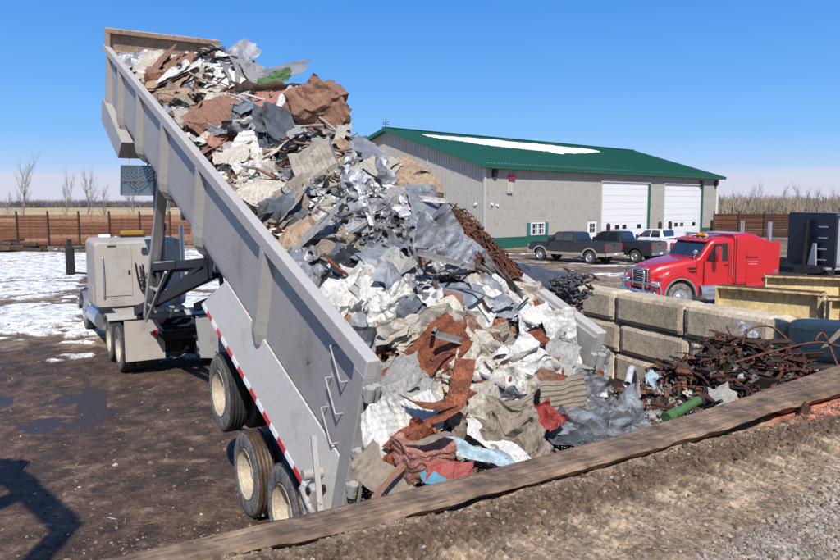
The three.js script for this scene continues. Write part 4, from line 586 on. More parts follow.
// log and timber piles by the fences
{
  const lm = [mat([.25, .19, .14], .95, 0, { map: rep(TX.wood, .8) }), mat([.17, .13, .10], .95, 0, { map: rep(TX.wood, .8) }), mat([.12, .10, .085], .95, 0, { map: rep(TX.wood, .8) })];
  const R = rng(12); let g0 = join([rbox(1, .2, .2, .03)]);
  const stack = (cx, cd, n, sx, sh, group, label, cat = 'timber') => { for (let k = 0; k < n; k++) { const L = 1.6 + 2.2 * R(); const m = part(numbered('loose_timber'), g0, lm[k % 3], scene, true); m.scale.set(L, 1 + .5 * R(), 1 + .6 * R()); const t = k / n; m.position.set(cx + sx * (R() - .5) * (1 - t * .6), .1 + sh * t * .9 + .04, -cd + (R() - .5) * 1.2); m.rotation.set(.1 * (R() - .5), (R() - .5) * .5, .16 * (R() - .5)); tag(m, label, cat, group); } };
  stack(-33, 56, 16, 6, .9, 'timbers piled by the left fence', 'grey timber in the loose pile before the rust red fence');
  stack(43, 72, 26, 13, 1.6, 'timbers piled by the dark fence', 'weathered timber in the heap before the dark fence');
  stack(36.5, 66, 10, 5, 2.0, 'timbers stacked behind the red truck', 'stacked timber showing above the red truck sleeper');
  const gs = []; for (let k = 0; k < 40; k++) { const a = R() * 3.1, x = -26 + (R() - .5) * 5; gs.push(cyl([x, .05, -57 + R()], [x + Math.cos(a) * .5, .3 + .7 * R(), -57 + Math.sin(a) * .3], .02, .02, 4)); } solo('brush_pile', gs, lm[2], 'low dark brush pile in front of the rust red fence', 'brush');
}

// ------------------------------------------------------------------ bare trees
const barkM = mat([.55, .46, .39], .95, 0, { map: rep(TX.bark, 1) });
function branchGeo(seed, H, spread, depth = 4) {
  const R = rng(seed), trunk = [], crown = [];
  (function grow(p, d, L, r, lv) {
    let q = p.clone(), dir = d.clone(); const n = lv === 0 ? 4 : 2;
    for (let i = 0; i < n; i++) {
      const e = q.clone().addScaledVector(dir, L / n), r1 = r * (1 - .22 * (i + 1) / n); (lv === 0 ? trunk : crown).push(cyl(q.toArray(), e.toArray(), r * (1 - .22 * i / n), r1, lv < 2 ? 5 : 3, true)); q = e;
      dir.add(V((R() - .5) * .22, .05, (R() - .5) * .22)).normalize();
      if (lv < depth) { const kids = lv === 0 ? (i === 0 ? 1 : 4) : 3; for (let k = 0; k < kids; k++) { const a = R() * 6.283, s = spread * (.5 + .8 * R()); grow(q, dir.clone().add(V(Math.cos(a) * s, .25, Math.sin(a) * s)).normalize(), L * (lv === 0 ? .34 : .5) * (.7 + .5 * R()), r1 * .5, lv + 1); } }
    }
  })(V(0, -.1, 0), V(.02, 1, 0), H * .72, H * .008, 0);
  return [join(trunk), join(crown)];
}
const treeKinds = [[1, 8, .55], [2, 7, .4], [3, 7.5, .45], [4, 5, .5]].map(([s, h, p]) => branchGeo(s, h, p, 3));
function tree(k, X, D, s, label, group, turn = 0) { const T = thing('bare_tree', label, 'tree', group); T.position.set(X, -.15, -D); T.rotation.y = turn; T.scale.setScalar(s); part('trunk', treeKinds[k][0], barkM, T, true); part('crown', treeKinds[k][1], barkM, T, true); return T; }
[[0, -46.2, 1.1, 'tallest forked bare tree behind the rust red fence'], [3, -48.6, 1.0, 'thin bare sapling beside the tallest forked tree'], [1, -42, 1.02, 'slim bare tree with a narrow crown behind the red fence'], [2, -38.7, 1.0, 'bare twin stemmed tree behind the red fence'], [3, -37.2, 1.15, 'small bare sapling next to the twin stemmed tree'], [2, -34.1, 1.02, 'bare tree showing beneath the raised trailer front'], [1, -29.5, 1.0, 'bare tree half hidden by the hoist of the trailer']].forEach(([k, x, s, l], i) => tree(k, x, 85 + (i % 3), s, l, 'bare trees along the left fence', i * 1.3));
{ const R = rng(66); for (let i = 0; i < 16; i++) { const D = 118 + R() * 30, x = (.405 + .21 * (i + R() * .7) / 16) * D; tree(i % 4, x, D, (.6 + .35 * R()) * (i % 4 === 3 ? 1.4 : 1), 'bare grey tree in the thicket beyond the dark fence', 'bare trees beyond the dark fence', R() * 6); } }
{ // far tree lines and brush: one mass each
  const R = rng(90), tuft = []; for (let k = 0; k < 46; k++) { const a = R() * 6.283, t = .15 + .5 * R(), x = (R() - .5) * .8, z = (R() - .5) * .8; tuft.push(cyl([x, 0, z], [x + Math.cos(a) * t * .7, .55 + .5 * R(), z + Math.sin(a) * t * .7], .035, .008, 3, true)); } const tg = join(tuft);
  const scatter = (name, label, N, fn, c) => { const im = new THREE.InstancedMesh(tg, mat([1, 1, 1], .95), N), m = new THREE.Matrix4(), q = new THREE.Quaternion(); for (let i = 0; i < N; i++) { const [X, D, w, h] = fn(i / N); q.setFromEuler(new THREE.Euler(0, R() * 6, 0)); m.compose(V(X, -.2, -D), q, V(w, h, w)); im.setMatrixAt(i, m); const b = .7 + .6 * R(); im.setColorAt(i, rgb(c[0] * b, c[1] * b, c[2] * b)); } im.name = name; tag(im, label, 'trees', null, 'stuff'); im.castShadow = im.receiveShadow = true; scene.add(im); };
  scatter('distant_tree_line', 'dark leafless tree line along the far horizon', 1700, () => { const D = 620 + R() * 260; return [(R() - .5) * 1.7 * D, D, 9 + 5 * R(), 3.5 + 4 * R() ** 2]; }, [.17, .15, .155]);
  scatter('thicket', 'tan leafless thicket beyond the dark fence', 1500, () => { const D = 115 + R() * 60; return [(.36 + R() * .36) * D, D, 2.2 + 1.6 * R(), 1.8 + 3.6 * R() ** 1.5]; }, [.30, .245, .185]);
  scatter('fence_brush', 'dry weeds growing along the rust red fence', 420, () => { const D = 66 + R() * 14; return [-60 + R() * 40, D, .8 + .6 * R(), .5 + .9 * R() ** 2]; }, [.24, .18, .12]);
}

// ------------------------------------------------------------------ material handler parked out of the picture: its grapple boom throws the shadow across the mud
{
  const T = thing('grapple_excavator', 'yellow material handler with raised boom and hanging grapple on the bank', 'excavator');
  const yel = mat([.55, .33, .03], .5); const gy = bankTop(-1, 6.5)[0];
  T.position.set(-3.2, 2.1, 6.2); const P = (n, g, m, par = T) => part(n, g, m, par);
  for (const s of [-1, 1]) P('track', [rbox(.6, .75, 3.6, .35, s * 1.1, .36, 0)], M.black); P('house', [rbox(2.4, 1.0, 3.0, .12, 0, 1.45, .5), cyl([0, .7, 0], [0, 1.0, 0], .6, .6, 20)], yel);
  const c = P('cab', [rbox(.95, 1.35, 1.5, .1, -.72, 2.3, -.4)], yel); part('cab_window', [box(.97, .8, 1.1, -.72, 2.5, -.4), box(.75, .8, 1.52, -.72, 2.5, -.4)], M.glass, c);
  const O = T.position, W = (x, y, d) => [x - O.x, y - O.y, -d - O.z];
  const el = W(-3.6, 6.5, 1.6), tip = W(-5.75, 5.5, 4.75);
  P('boom', [bar([0, 1.8, -.4], el, .3, .42)], yel); P('stick', [bar(el, tip, .22, .28)], yel);
  const gr = P('grapple', [cyl([tip[0], tip[1], tip[2]], [tip[0], tip[1] - .5, tip[2]], .2, .25, 12)], M.darkSteel); for (let k = 0; k < 5; k++) { const a = k / 5 * 6.283, q = (r, y) => [tip[0] + Math.cos(a) * r, tip[1] - y, tip[2] + Math.sin(a) * r]; part('tine', [tube([q(.15, .5), q(.7, .7), q(.85, 1.2), q(.3, 1.75)], .17, 7, 14)], M.darkSteel, gr); }
}

// container added out of the picture to shade the corner blocks of the bay
{
  const T = thing('added_shade_container', 'unseen green container added past the timbers to shade the corner blocks', 'container'); T.position.set(7.0, 2.1, -6.42); const g = mat([.03, .09, .06], .6, .1, { map: rep(TX.trailer, .5) });
  part('shell', [box(2.5, 3.1, .06, 0, 1.7, -1.1), box(2.5, 3.1, .06, 0, 1.7, 1.1), box(.06, 3.1, 2.14, -1.22, 1.7, 0), box(.06, 3.1, 2.14, 1.22, 1.7, 0), box(2.5, .06, 2.14, 0, .18, 0)], g, T); for (let k = 0; k < 5; k++) for (const s of [-1, 1]) part('rib', [box(.1, 3.0, .08, -1.1 + k * .55, 1.7, s * 1.17)], g, T); part('top_rim', [box(2.6, .12, .14, 0, 3.26, -1.1), box(2.6, .12, .14, 0, 3.26, 1.1), box(.14, .12, 2.06, -1.22, 3.26, 0), box(.14, .12, 2.06, 1.22, 3.26, 0)], g, T); part('skid', [box(.14, .2, 2.3, -.7, .06, 0)], g, T); part('skid', [box(.14, .2, 2.3, .7, .06, 0)], g, T);
}

// ------------------------------------------------------------------ scrap metal
const paintMat = (c, o = {}) => mat(c, o.r ?? .62, o.m ?? 0, { map: o.map || rep(TX.paint, .9) });
const SC = {
  white: paintMat([.70, .69, .67]), cream: paintMat([.58, .535, .465]), beige: paintMat([.44, .405, .35]), pale: paintMat([.37, .365, .355]),
  galv: mat([.34, .365, .39], .6, .2, { map: rep(TX.galv, .8) }), zinc: mat([.50, .515, .53], .52, .35, { map: rep(TX.galv, .8) }), silver: mat([.75, .76, .78], .36, .75, { map: rep(TX.galv, 1) }),
  slate: mat([.17, .19, .21], .6, .2, { map: rep(TX.galv, .8) }), tan: paintMat([.42, .30, .20]), brown: paintMat([.29, .155, .105], { r: .85 }), umber: paintMat([.30, .25, .20], { r: .85 }),
  rust: mat([.58, .235, .125], .9, 0, { map: rep(TX.rust, 2.2) }), orange: mat([.80, .34, .18], .85, 0, { map: rep(TX.rust, 2.6) }), red: paintMat([.36, .06, .05]), rose: paintMat([.44, .20, .155]), dark: mat([.03, .03, .034], .65, .1), green: paintMat([.08, .17, .06]), blue: paintMat([.42, .56, .66]), cyan: paintMat([.12, .36, .52])
};
// each crease family: p += n * a * f(dot(p, k)), f piecewise linear, so the sheet stays whole and folds in flat facets
function creaser(seed, levels) {
  const R = rng(seed), U = () => { const z = R() * 2 - 1, t = R() * 6.283, r = Math.sqrt(1 - z * z); return V(r * Math.cos(t), z, r * Math.sin(t)); };
  const ops = levels.map(([f, a, flatK]) => { const k = U(); if (flatK) { k.y *= .25; k.normalize(); } const n = U().lerp(V(0, 1, 0), flatK ? .7 : 0); n.addScaledVector(k, -n.dot(k)).normalize(); const T = Array.from({ length: 64 }, () => R() * 2 - 1); return { f, a, k, n, o: R() * 40, T }; });
  return p => { for (const { f, a, k, n, o, T } of ops) { const t = p.dot(k) * f + o + 64, i = Math.floor(t), g = t - i; p.addScaledVector(n, a * lerp(T[i & 63], T[(i + 1) & 63], g)); } return p; };
}
const LV = { sheet: [[1.2, .14, 1], [2, .08, 1]], bent: [[1.0, .26, 1], [1.8, .16, 1], [2.6, .09]], crumple: [[1.3, .20], [2.1, .15]], wad: [[1.8, .26], [2.5, .22], [3.3, .15]] };
const FA = { sheet: [[3, .045], [7, .016], [14, .007]], bent: [[3, .085], [6, .042], [11, .022], [19, .009]], crumple: [[2.6, .17], [5, .10], [9, .055], [16, .026]], wad: [[2.8, .20], [5, .13], [8.5, .075], [14, .038], [22, .016]] };
// facets: vectors on a triangle lattice, linearly interpolated, so the metal breaks into flat irregular faces with sharp ridges
function facets(seed, oct) {
  const R = rng(seed + 5000), os = oct.map(([f, a], k) => { const t = R() * 6.283; return { f, a, c: Math.cos(t), s: Math.sin(t), q: .55 + .45 * R(), k: seed * 31 + k * 7 }; });
  return (x, z, p) => { for (const { f, a, c, s, q, k } of os) { const X = (x * c - z * s) * f + 50, Z = (x * s + z * c) * f * q + 50, i = Math.floor(X), j = Math.floor(Z), u = X - i, v = Z - j; const h = (I, J, e) => hash2(I, J, k + e * 101) * 2 - 1; const lo = u + v < 1; for (let e = 0; e < 3; e++) { const A = h(i + 1, j, e), B = h(i, j + 1, e); let d; if (lo) { const O = h(i, j, e); d = O + u * (A - O) + v * (B - O); } else { const O = h(i + 1, j + 1, e); d = O + (1 - u) * (B - O) + (1 - v) * (A - O); } const g = a * d * (e === 1 ? 1 : .55); if (e === 0) p.x += g; else if (e === 1) p.y += g; else p.z += g; } } return p; };
}
function centred(g) { g.computeBoundingBox(); const c = g.boundingBox.getCenter(V()); g.translate(-c.x, -c.y, -c.z); return g; }
function sheetGeo(seed, kind, asp = .7, n = 22, rib = 0, torn = .07) {
  const base = kind.replace('X', ''), w = creaser(seed, LV[base]), fc = facets(seed, kind.endsWith('X') ? FA[base].map(([f, a]) => [f * 1.25, a * .95]) : FA[base]), pos = [], idx = [], nv = Math.max(4, Math.round(n * asp)), R = rng(seed + 900), sk = (R() - .5) * .35;
  for (let j = 0; j <= nv; j++) for (let i = 0; i <= n; i++) {
    const u = i / n - .5, v = j / nv - .5; let x = u * (1 + torn * 2 * (vnoise(v * 5, seed, 3) - .5)) + sk * v, z = v * asp * (1 + torn * 2 * (vnoise(u * 6, seed, 5) - .5));
    const y = rib ? rib * Math.max(-.6, Math.min(.6, 1.6 * Math.sin(u * 62))) : 0; const p = w(fc(x, z, V(x, y, z))); pos.push(p.x, p.y, p.z);
    if (i && j) { const a = (j - 1) * (n + 1) + i - 1, b = a + 1, c = a + n + 1, d = c + 1; ((i + j) & 1) ? idx.push(a, c, b, b, c, d) : idx.push(a, c, d, a, d, b); }
  }
  const g = new THREE.BufferGeometry(); g.setAttribute('position', new THREE.Float32BufferAttribute(pos, 3)); g.setIndex(idx); const f = flat(g); return centred(boxUV(f));
}
function baleGeo(seed, sx = 1, sy = .7, sz = .7, n = 13, lay = .035) {
  const g = new THREE.BoxGeometry(sx, sy, sz, n, Math.round(n * .8), Math.round(n * .8)), p = g.attributes.position, w = creaser(seed, [[1.6, .10], [2.6, .08]]), fc = facets(seed, [[3, .10], [6, .06], [11, .032], [18, .014]]), R = rng(seed + 70), T = Array.from({ length: 64 }, () => R()), v = V();
  for (let i = 0; i < p.count; i++) { v.fromBufferAttribute(p, i); const t = (v.y + .15 * v.x + .08 * Math.sin(v.z * 6)) * 16 + 40, k = Math.floor(t), s = lerp(T[k & 63], T[(k + 1) & 63], t - k); const r = 1 - lay * 2.4 * s; v.x *= r; v.z *= r; w(v); fc(v.x + v.y * .7, v.z - v.y * .6, v); p.setXYZ(i, v.x, v.y, v.z); }
  return centred(boxUV(flat(g)));
}
// a flattened bundle: layers of sheet pressed together and folded as one
function bundleGeo(seed, layers = 7, asp = .7) {
  const R = rng(seed), w = creaser(seed, [[1.2, .12], [2.1, .09], [3.2, .05]]), pos = [], idx = [], n = 13, nv = 9;
  for (let l = 0; l < layers; l++) {
    const fc = facets(seed + l * 13, [[3.5, .045], [7, .028], [13, .012]]), sx = .6 + .45 * R(), sz = .6 + .45 * R(), ox = (R() - .5) * .22, oz = (R() - .5) * .18, t = (R() - .5) * .5, c = Math.cos(t), s = Math.sin(t), b0 = pos.length / 3, tx = (R() - .5) * .16, tz = (R() - .5) * .16;
    for (let j = 0; j <= nv; j++) for (let i = 0; i <= n; i++) { const u = (i / n - .5) * sx * (1 + .1 * (hash2(j, l, seed) - .5)), v = (j / nv - .5) * asp * sz * (1 + .1 * (hash2(i, l, seed + 9) - .5)), x = u * c - v * s + ox, z = u * s + v * c + oz; const p = w(fc(x, z, V(x, (l - layers / 2) * .055 + u * tx + v * tz, z))); pos.push(p.x, p.y, p.z); if (i && j) { const a = b0 + (j - 1) * (n + 1) + i - 1, d = a + n + 1; ((i + j) & 1) ? idx.push(a, d, a + 1, a + 1, d, d + 1) : idx.push(a, d, d + 1, a, d + 1, a + 1); } }
  }
  const g = new THREE.BufferGeometry(); g.setAttribute('position', new THREE.Float32BufferAttribute(pos, 3)); g.setIndex(idx); return centred(boxUV(flat(g)));
}
const LIB = { sheet: [], bent: [], crumple: [], wad: [], ribbed: [], strip: [], bale: [], bundle: [] };
for (let k = 0; k < 9; k++) { LIB.sheet.push(sheetGeo(100 + k, 'sheet', .55 + .3 * (k % 3) / 2, 24)); LIB.bent.push(sheetGeo(200 + k, 'bent', .5 + .4 * (k % 4) / 3, 30)); LIB.crumple.push(sheetGeo(300 + k, 'crumple', .7 + .3 * (k % 2), 34)); LIB.wad.push(sheetGeo(400 + k, 'wad', .85, 40)); }
for (let k = 0; k < 5; k++) { LIB.ribbed.push(sheetGeo(500 + k, 'sheet', .6, 56, .014)); LIB.strip.push(sheetGeo(600 + k, 'bent', .13, 34, 0, .03)); LIB.bale.push(baleGeo(700 + k, 1, .6 + .08 * k, .75)); }
for (let k = 0; k < 9; k++) LIB.bundle.push(bundleGeo(750 + k * 40, 5 + (k % 4), .6 + .1 * (k % 3)));
const PARTS = { white: 'white', cream: 'cream', beige: 'beige', pale: 'pale grey', galv: 'blue grey galvanised', zinc: 'light zinc', silver: 'shiny silver', slate: 'dark slate grey', tan: 'tan', brown: 'rusty brown', umber: 'dusty umber', rust: 'rust red', orange: 'rust orange', red: 'red', rose: 'faded pink red', dark: 'black', green: 'green', blue: 'pale blue', cyan: 'bright blue' };
const KINDN = { sheet: ['scrap_sheet', 'flattened sheet'], bent: ['scrap_sheet', 'bent sheet'], crumple: ['crumpled_sheet', 'crumpled sheet'], wad: ['crumpled_sheet', 'tightly wadded sheet'], ribbed: ['corrugated_scrap', 'corrugated panel'], strip: ['scrap_strip', 'twisted strip'], bale: ['crushed_bale', 'crushed bale'], bundle: ['flattened_bundle', 'flattened bundle'] };
const up = V(0, 1, 0);
function scrap(kind, col, pos, size, normal, spin, label, group, geo) {
  const g = geo || LIB[kind][Math.floor(spin * 7.3 + size * 31) % LIB[kind].length];
  const m = part(numbered(KINDN[kind][0]), g, SC[col], scene, true); m.position.copy(pos); const q = new THREE.Quaternion().setFromUnitVectors(up, normal.clone().normalize()); m.quaternion.copy(q.multiply(new THREE.Quaternion().setFromAxisAngle(up, spin))); const s = Array.isArray(size) ? V(...size) : V(size, size, size); m.scale.copy(s);
  return tag(m, label, 'scrap metal', group);
}
const tp = (a, b, c) => V(a, b, c).applyMatrix4(tubWorld), tq = new THREE.Quaternion().setFromRotationMatrix(tubWorld), td = (x, y, z) => V(x, y, z).applyQuaternion(tq).normalize();
// surface of the load over the tub: height above the rails (tub frame)
function loadTop(a, c) {
  const mid = table([[-.5, -.6], [0, -.40], [.4, -.24], [1.0, -.02], [1.6, .12], [2.6, .20], [3.7, .28], [5.2, .30], [6.7, .30], [8.1, .24], [9, .30], [10.3, .32], [11.5, .12], [12.6, -.08], [13.5, -.15]], a);
  const lef = table([[-.5, -.8], [0, -.78], [.8, -.85], [1.8, -.75], [2.6, -.48], [3.5, -.36], [5, -.26], [9, -.28], [12, -.34], [13.5, -.34]], a);
  let h = lerp(lef, mid, ss(.15, 1.45, c)); h -= ss(1.75, 2.4, c) * lerp(.42, .24, ss(1, 3.5, a)); return h + .16 * (fbm(a * 2.1 + 7, c * 2.3, 3, 91) - .5);
}
M.fines = mat([.13, .085, .06], .95, 0, { map: rep(TX.rust, 1.2) });  // dark colour also paints in the shaded gaps between the sheets
{
  const na = 120, nc = 22, pos = [], idx = [];
  for (let i = -6; i <= na; i++) for (let j = 0; j <= nc; j++) { const c = lerp(.115, TW - .115, j / nc), a = i < 0 ? -.12 - .02 * i : lerp(-.12, 13.42, i / na); const b = i < 0 ? lerp(-1.38, loadTop(-.12, c) - .06, (i + 6) / 6) : Math.max(-1.3, loadTop(a, c) - .06); pos.push(i < 0 ? a - .1 * (i + 6) / 6 + .02 : a, b, c); if (i > -6 && j) { const q = (i + 6) * (nc + 1) + j; idx.push(q - nc - 2, q - 1, q - nc - 1, q - nc - 1, q - 1, q); } }
  const g = new THREE.BufferGeometry(); g.setAttribute('position', new THREE.Float32BufferAttribute(pos, 3)); g.setIndex(idx); g.applyMatrix4(tubWorld); const m = solo('scrap_fines', [flat(g)], M.fines, 'dark rusty fines under the tipped load coloured dark for the shaded gaps', 'scrap', null, 'stuff');
}
const used0 = [];
const nrm = (a, c, R, tilt) => { const e = .15, dx = (loadTop(a + e, c) - loadTop(a - e, c)) / (2 * e), dz = (loadTop(a, c + e) - loadTop(a, c - e)) / (2 * e); return td(-dx + tilt * (R() - .5) * 2, 1, -dz + tilt * (R() - .5) * 2); };
const pickW = (R, w) => { let s = 0; for (const k in w) s += w[k]; let r = R() * s; for (const k in w) { r -= w[k]; if (r <= 0) return k; } return Object.keys(w)[0]; };
function palette(a, c) {
  if (a > 9) return { white: 3, pale: 2, tan: 2, brown: 1.4, cream: 2, galv: 2, zinc: 1, rust: .6, umber: .7 };
  if (a > 5) return { white: 2.6, cream: 2, beige: 2, tan: 1, brown: 1.2, rose: .5, galv: 1.4, pale: 2, green: .35, umber: 1, rust: .6, slate: .5 };
  if (a > 2.6) return c > 1.3 ? { silver: 1, zinc: 1.6, galv: 1.5, pale: 2, beige: 1.2, tan: 1.2, cream: 1, brown: .7, slate: .6, white: .8 } : { beige: 3, cream: 2.2, pale: 1.8, tan: 1, umber: 1.5, white: .9, zinc: .8, rust: .5, brown: .6, slate: .5 };
  if (a > 1.1 && a < 2.5 && c < .85) return { slate: 2, dark: 1.5, umber: 1.2, white: 1, galv: 1, brown: .6 };  // darker mix paints in the shaded hollow inside the left rail
  if (a > 1.2) return c > 1.9 ? { brown: 2, rust: 1.5, galv: 1.5, beige: 1 } : { silver: .7, galv: 2.4, zinc: 1.6, pale: 1.6, slate: 1.6, cream: .8, umber: .8, dark: .5 };
  return c > 1.6 ? { rust: 1.2, white: 2.4, cream: 1.6, galv: .9, brown: .8, pale: 1 } : { cream: 2.6, white: 2.6, beige: 2, pale: 1.8, rust: .6, brown: .25, galv: .9, slate: .5, umber: .6 };
}
const regionName = a => a > 9 ? 'against the front wall of the tipped trailer' : a > 5 ? 'in the upper half of the trailer load' : a > 2.6 ? 'in the middle of the trailer load' : a > .9 ? 'in the lower part of the trailer load' : 'at the tail of the trailer load';
{ // the body of the load
  const R = rng(501);
  for (let i = 0; i < 350; i++) {
    const t = R(), a = .1 + 12.9 * t ** 1.55, c0 = .2 + (TW - .4) * R(), near = 1 - ss(1, 9, a);
    const kind = pickW(R, { sheet: .8, bent: 1.3, crumple: 2.0, wad: 2.2, ribbed: .5, strip: 1.1, bale: .6, bundle: 3.4 }), col = pickW(R, palette(a, c0));
    const size = (kind === 'strip' ? .95 : kind === 'bale' ? .6 : kind === 'bundle' ? .72 : .52) * (.5 + .8 * R()) * lerp(1.25, .85, near), dip = kind === 'bale' ? -.04 : -.05 + .16 * R();
    const s = Math.min(size, lerp(.66, 1.15, ss(.6, 5, a))), c = clamp(c0, .16 + s * .56, TW - .16 - s * .56);
    scrap(kind, col, tp(a, loadTop(a, c) + dip, c), s, nrm(a, c, R, .55), R() * 6.283, `${PARTS[col]} ${KINDN[kind][1]} ${regionName(a)}`, `${PARTS[col]} ${KINDN[kind][1]}s ${regionName(a)}`);
  }
  for (let i = 0; i < 22; i++) { const a = .05 + 1.3 * R(), c = 1.95 + .28 * R(), kind = pickW(R, { crumple: 2, wad: 2, bundle: 2, bent: 1 }), col = pickW(R, { white: 2, pale: 1.5, zinc: 1, rust: 1, cream: 1, galv: 1 }); scrap(kind, col, tp(a, -.42 + .22 * R() + .06 * a, c), .3 + .22 * R(), td(-.5, 1, -.7 + .5 * (R() - .5)), R() * 6.283, `${PARTS[col]} ${KINDN[kind][1]} against the inside of the right tail wall`, `${PARTS[col]} ${KINDN[kind][1]}s against the right tail wall`); }
  // the face that hangs out over the tail
  for (let i = 0; i < 36; i++) {
    const c = 1.1 + 1.2 * R(), b = lerp(-.5 - .25 * ss(1.3, 2, c), loadTop(-.05, c), R()), a = -.12 - .16 * R(), kind = pickW(R, { crumple: 2, wad: 2.4, bent: 1.2, strip: .8, bundle: 2 }), col = pickW(R, palette(.3, c));
    scrap(kind, col, tp(a, b, c), (kind === 'strip' ? .8 : .5) * (.6 + .6 * R()), td(-1, .55 + .5 * (R() - .5), -.5 + .9 * (R() - .5)), R() * 6.283, `${PARTS[col]} ${KINDN[kind][1]} spilling over the tail of the trailer`, `${PARTS[col]} ${KINDN[kind][1]}s spilling over the trailer tail`);
  }
}
// pieces one can point at. H(kind, colour, tub position, size, tub normal, spin, label, seed, aspect, detail)
const shrink = (s, k) => Array.isArray(s) ? s.map(v => v * k) : s * k;
const H = (kind, col, [a, b, c], size, n, spin, label, seed, asp = .7, det = 54, rib = 0) => scrap(kind === 'ribbed' ? 'ribbed' : kind, col, tp(a, b - .08 - .16 * ss(1.6, .6, a), clamp(c, .5, 2.2)), shrink(size, kind === 'bale' ? .74 : .82), td(...n), spin, label, undefined, kind === 'bale' ? baleGeo(seed, 1, asp, .8, 30) : sheetGeo(seed, kind === 'ribbed' ? 'sheet' : kind === 'strip' ? 'bent' : kind + 'X', asp, det, rib));
H('sheet', 'galv', [8.9, .5, 1.75], [2.5, 1.2, 1.3], [-.35, 1, -.5], .15, 'long blue grey sheet draped over the top of the load', 11, .45);
H('sheet', 'zinc', [9.9, .62, 1.8], [1.2, 1, 1], [-.5, .8, -.6], .7, 'pale zinc sheet standing at the highest point of the load', 12, .7);
H('bale', 'tan', [9.1, .02, .75], [1.25, .6, .8], [-.1, 1, -.2], .35, 'tan crushed box lying against the left rail near the front', 13, .62);
H('bale', 'brown', [10.2, .0, .62], [.9, .9, .8], [0, 1, -.2], .2, 'rusty brown crushed cabinet near the front wall', 14, .8);
H('crumple', 'white', [11.6, .12, 1.1], [1.7, .8, 1.2], [-.4, 1, -.3], .4, 'large white crumpled sheet below the front wall', 15);
H('crumple', 'white', [9.7, .25, 1.25], [1.5, .9, 1.1], [-.5, 1, -.4], 2.2, 'white creased sheet beside the tan crushed box', 16);
H('bale', 'brown', [5.95, .60, 1.9], [1.15, .95, 1.0], [-.35, 1, -.35], .5, 'big rusty brown bale standing proud on the load', 17, .95);
H('bent', 'brown', [5.7, .62, 1.75], [1.15, 1.0, 1.15], [-.8, .35, -.75], .6, 'folded brown sheet wrapping the big brown bale', 18, .9);
H('bent', 'green', [8.35, .62, 2.05], [.75, .8, .5], [-.5, .8, -.5], .4, 'green sheet edge sticking up near the top of the load', 19, .5);
H('strip', 'green', [6.1, .02, 1.3], [.95, .9, 1.6], [-.4, 1, -.3], .3, 'green strip under the white slab in the load', 20, .16);
H('wad', 'dark', [7.9, .26, 1.85], .62, [-.5, .6, -.6], .9, 'black crushed piece under the long blue grey sheet', 21);
H('sheet', 'rose', [6.9, .10, 1.35], [.6, .4, .45], [-.5, 1, -.4], .5, 'faded pink red panel in the upper load', 22, .55);
H('ribbed', 'white', [5.35, .02, .72], [1.15, 1, 1.0], [-.55, .8, -.6], 1.1, 'white corrugated crumple leaning on the left rail', 23, .85, 60, .016);
H('crumple', 'cream', [6.2, .06, .8], [1.1, 1, 1], [-.5, .8, -.6], .4, 'cream crumple above the white corrugated piece', 24);
H('strip', 'white', [6.0, .16, 1.5], [1.5, 1, 2.4], [-.3, 1, -.3], .15, 'long white slab lying across the load below the brown bale', 25, .14);
H('strip', 'slate', [5.2, .22, 1.55], [.9, 1, 1.6], [-.7, .7, -.4], 1.2, 'dark slate strip leaning below the brown bale', 26, .2);
H('bent', 'beige', [4.1, -.12, 1.0], [1.25, .9, 1.1], [-.5, .85, -.5], .3, 'broad beige sheet in the middle of the load', 27, .8);
H('bent', 'beige', [3.85, -.22, .55], [1.5, .8, .7], [-.4, .7, -.75], .05, 'beige sheet leaning on the left rail', 28, .5);
H('sheet', 'pale', [2.75, -.12, .30], [1.7, .6, .7], [-.15, .45, -.9], .0, 'pale grey panel wedged along the left rail', 29, .35);
H('sheet', 'beige', [3.45, .12, 1.25], [.95, .5, .75], [-.65, .6, -.6], 1.1, 'flat beige oval panel standing on edge in the load', 30, .62);
H('strip', 'umber', [3.05, -.08, 1.05], [1.8, .8, 2.6], [-.5, .8, -.5], -.55, 'long dusty umber strip curving under the oval panel', 31, .16);
H('bale', 'tan', [3.55, .36, 2.05], [.85, .7, .8], [-.2, 1, -.2], .8, 'tan bale at the right edge of the load', 32, .8);
H('bale', 'tan', [3.05, .30, 2.1], [.8, .7, .7], [-.3, 1, -.2], .3, 'lower tan bale at the right edge of the load', 33, .7);
H('bent', 'galv', [1.75, .16, 1.5], [1.0, .95, .85], [-.7, .55, -.65], .5, 'large blue grey folded sheet in the lower load', 34, .85);
H('bent', 'galv', [1.45, .14, 1.5], [1.05, 1, .9], [-.8, .5, -.5], 1.4, 'second blue grey folded sheet under the large one', 35, .8);
H('sheet', 'zinc', [1.65, .22, 1.55], [.8, .7, .75], [-.7, .5, -.7], 2.2, 'weathered zinc panel between the blue grey sheets', 36, .7);
H('wad', 'white', [1.55, -.22, .55], [.75, .9, .7], [-.5, .8, -.6], .6, 'white wadded sheet inside the left rail near the tail', 37);
H('crumple', 'white', [1.1, -.12, .8], [.85, 1.0, .7], [-.7, .5, -.6], 1.5, 'upright white creased sheet near the left tail corner', 38, .7, 46);
H('bale', 'cream', [.75, -.22, 1.1], [1.15, .95, .95], [-.5, .8, -.4], .5, 'big cream crushed bundle filling the tail of the trailer', 39, .85);
H('crumple', 'beige', [.55, -.05, 1.05], [1.15, .9, .95], [-.75, .6, -.45], .2, 'beige creased skin over the cream bundle', 40, .8, 46);
H('crumple', 'brown', [.75, .12, 1.2], [.62, .6, .5], [-.6, .7, -.5], .8, 'rusty brown crumple on top of the cream bundle', 41, .7);
H('strip', 'galv', [1.05, .18, 1.1], [1.2, 1, 1.8], [-.5, .8, -.4], -.4, 'blue grey fold arching over the cream bundle', 42, .2);
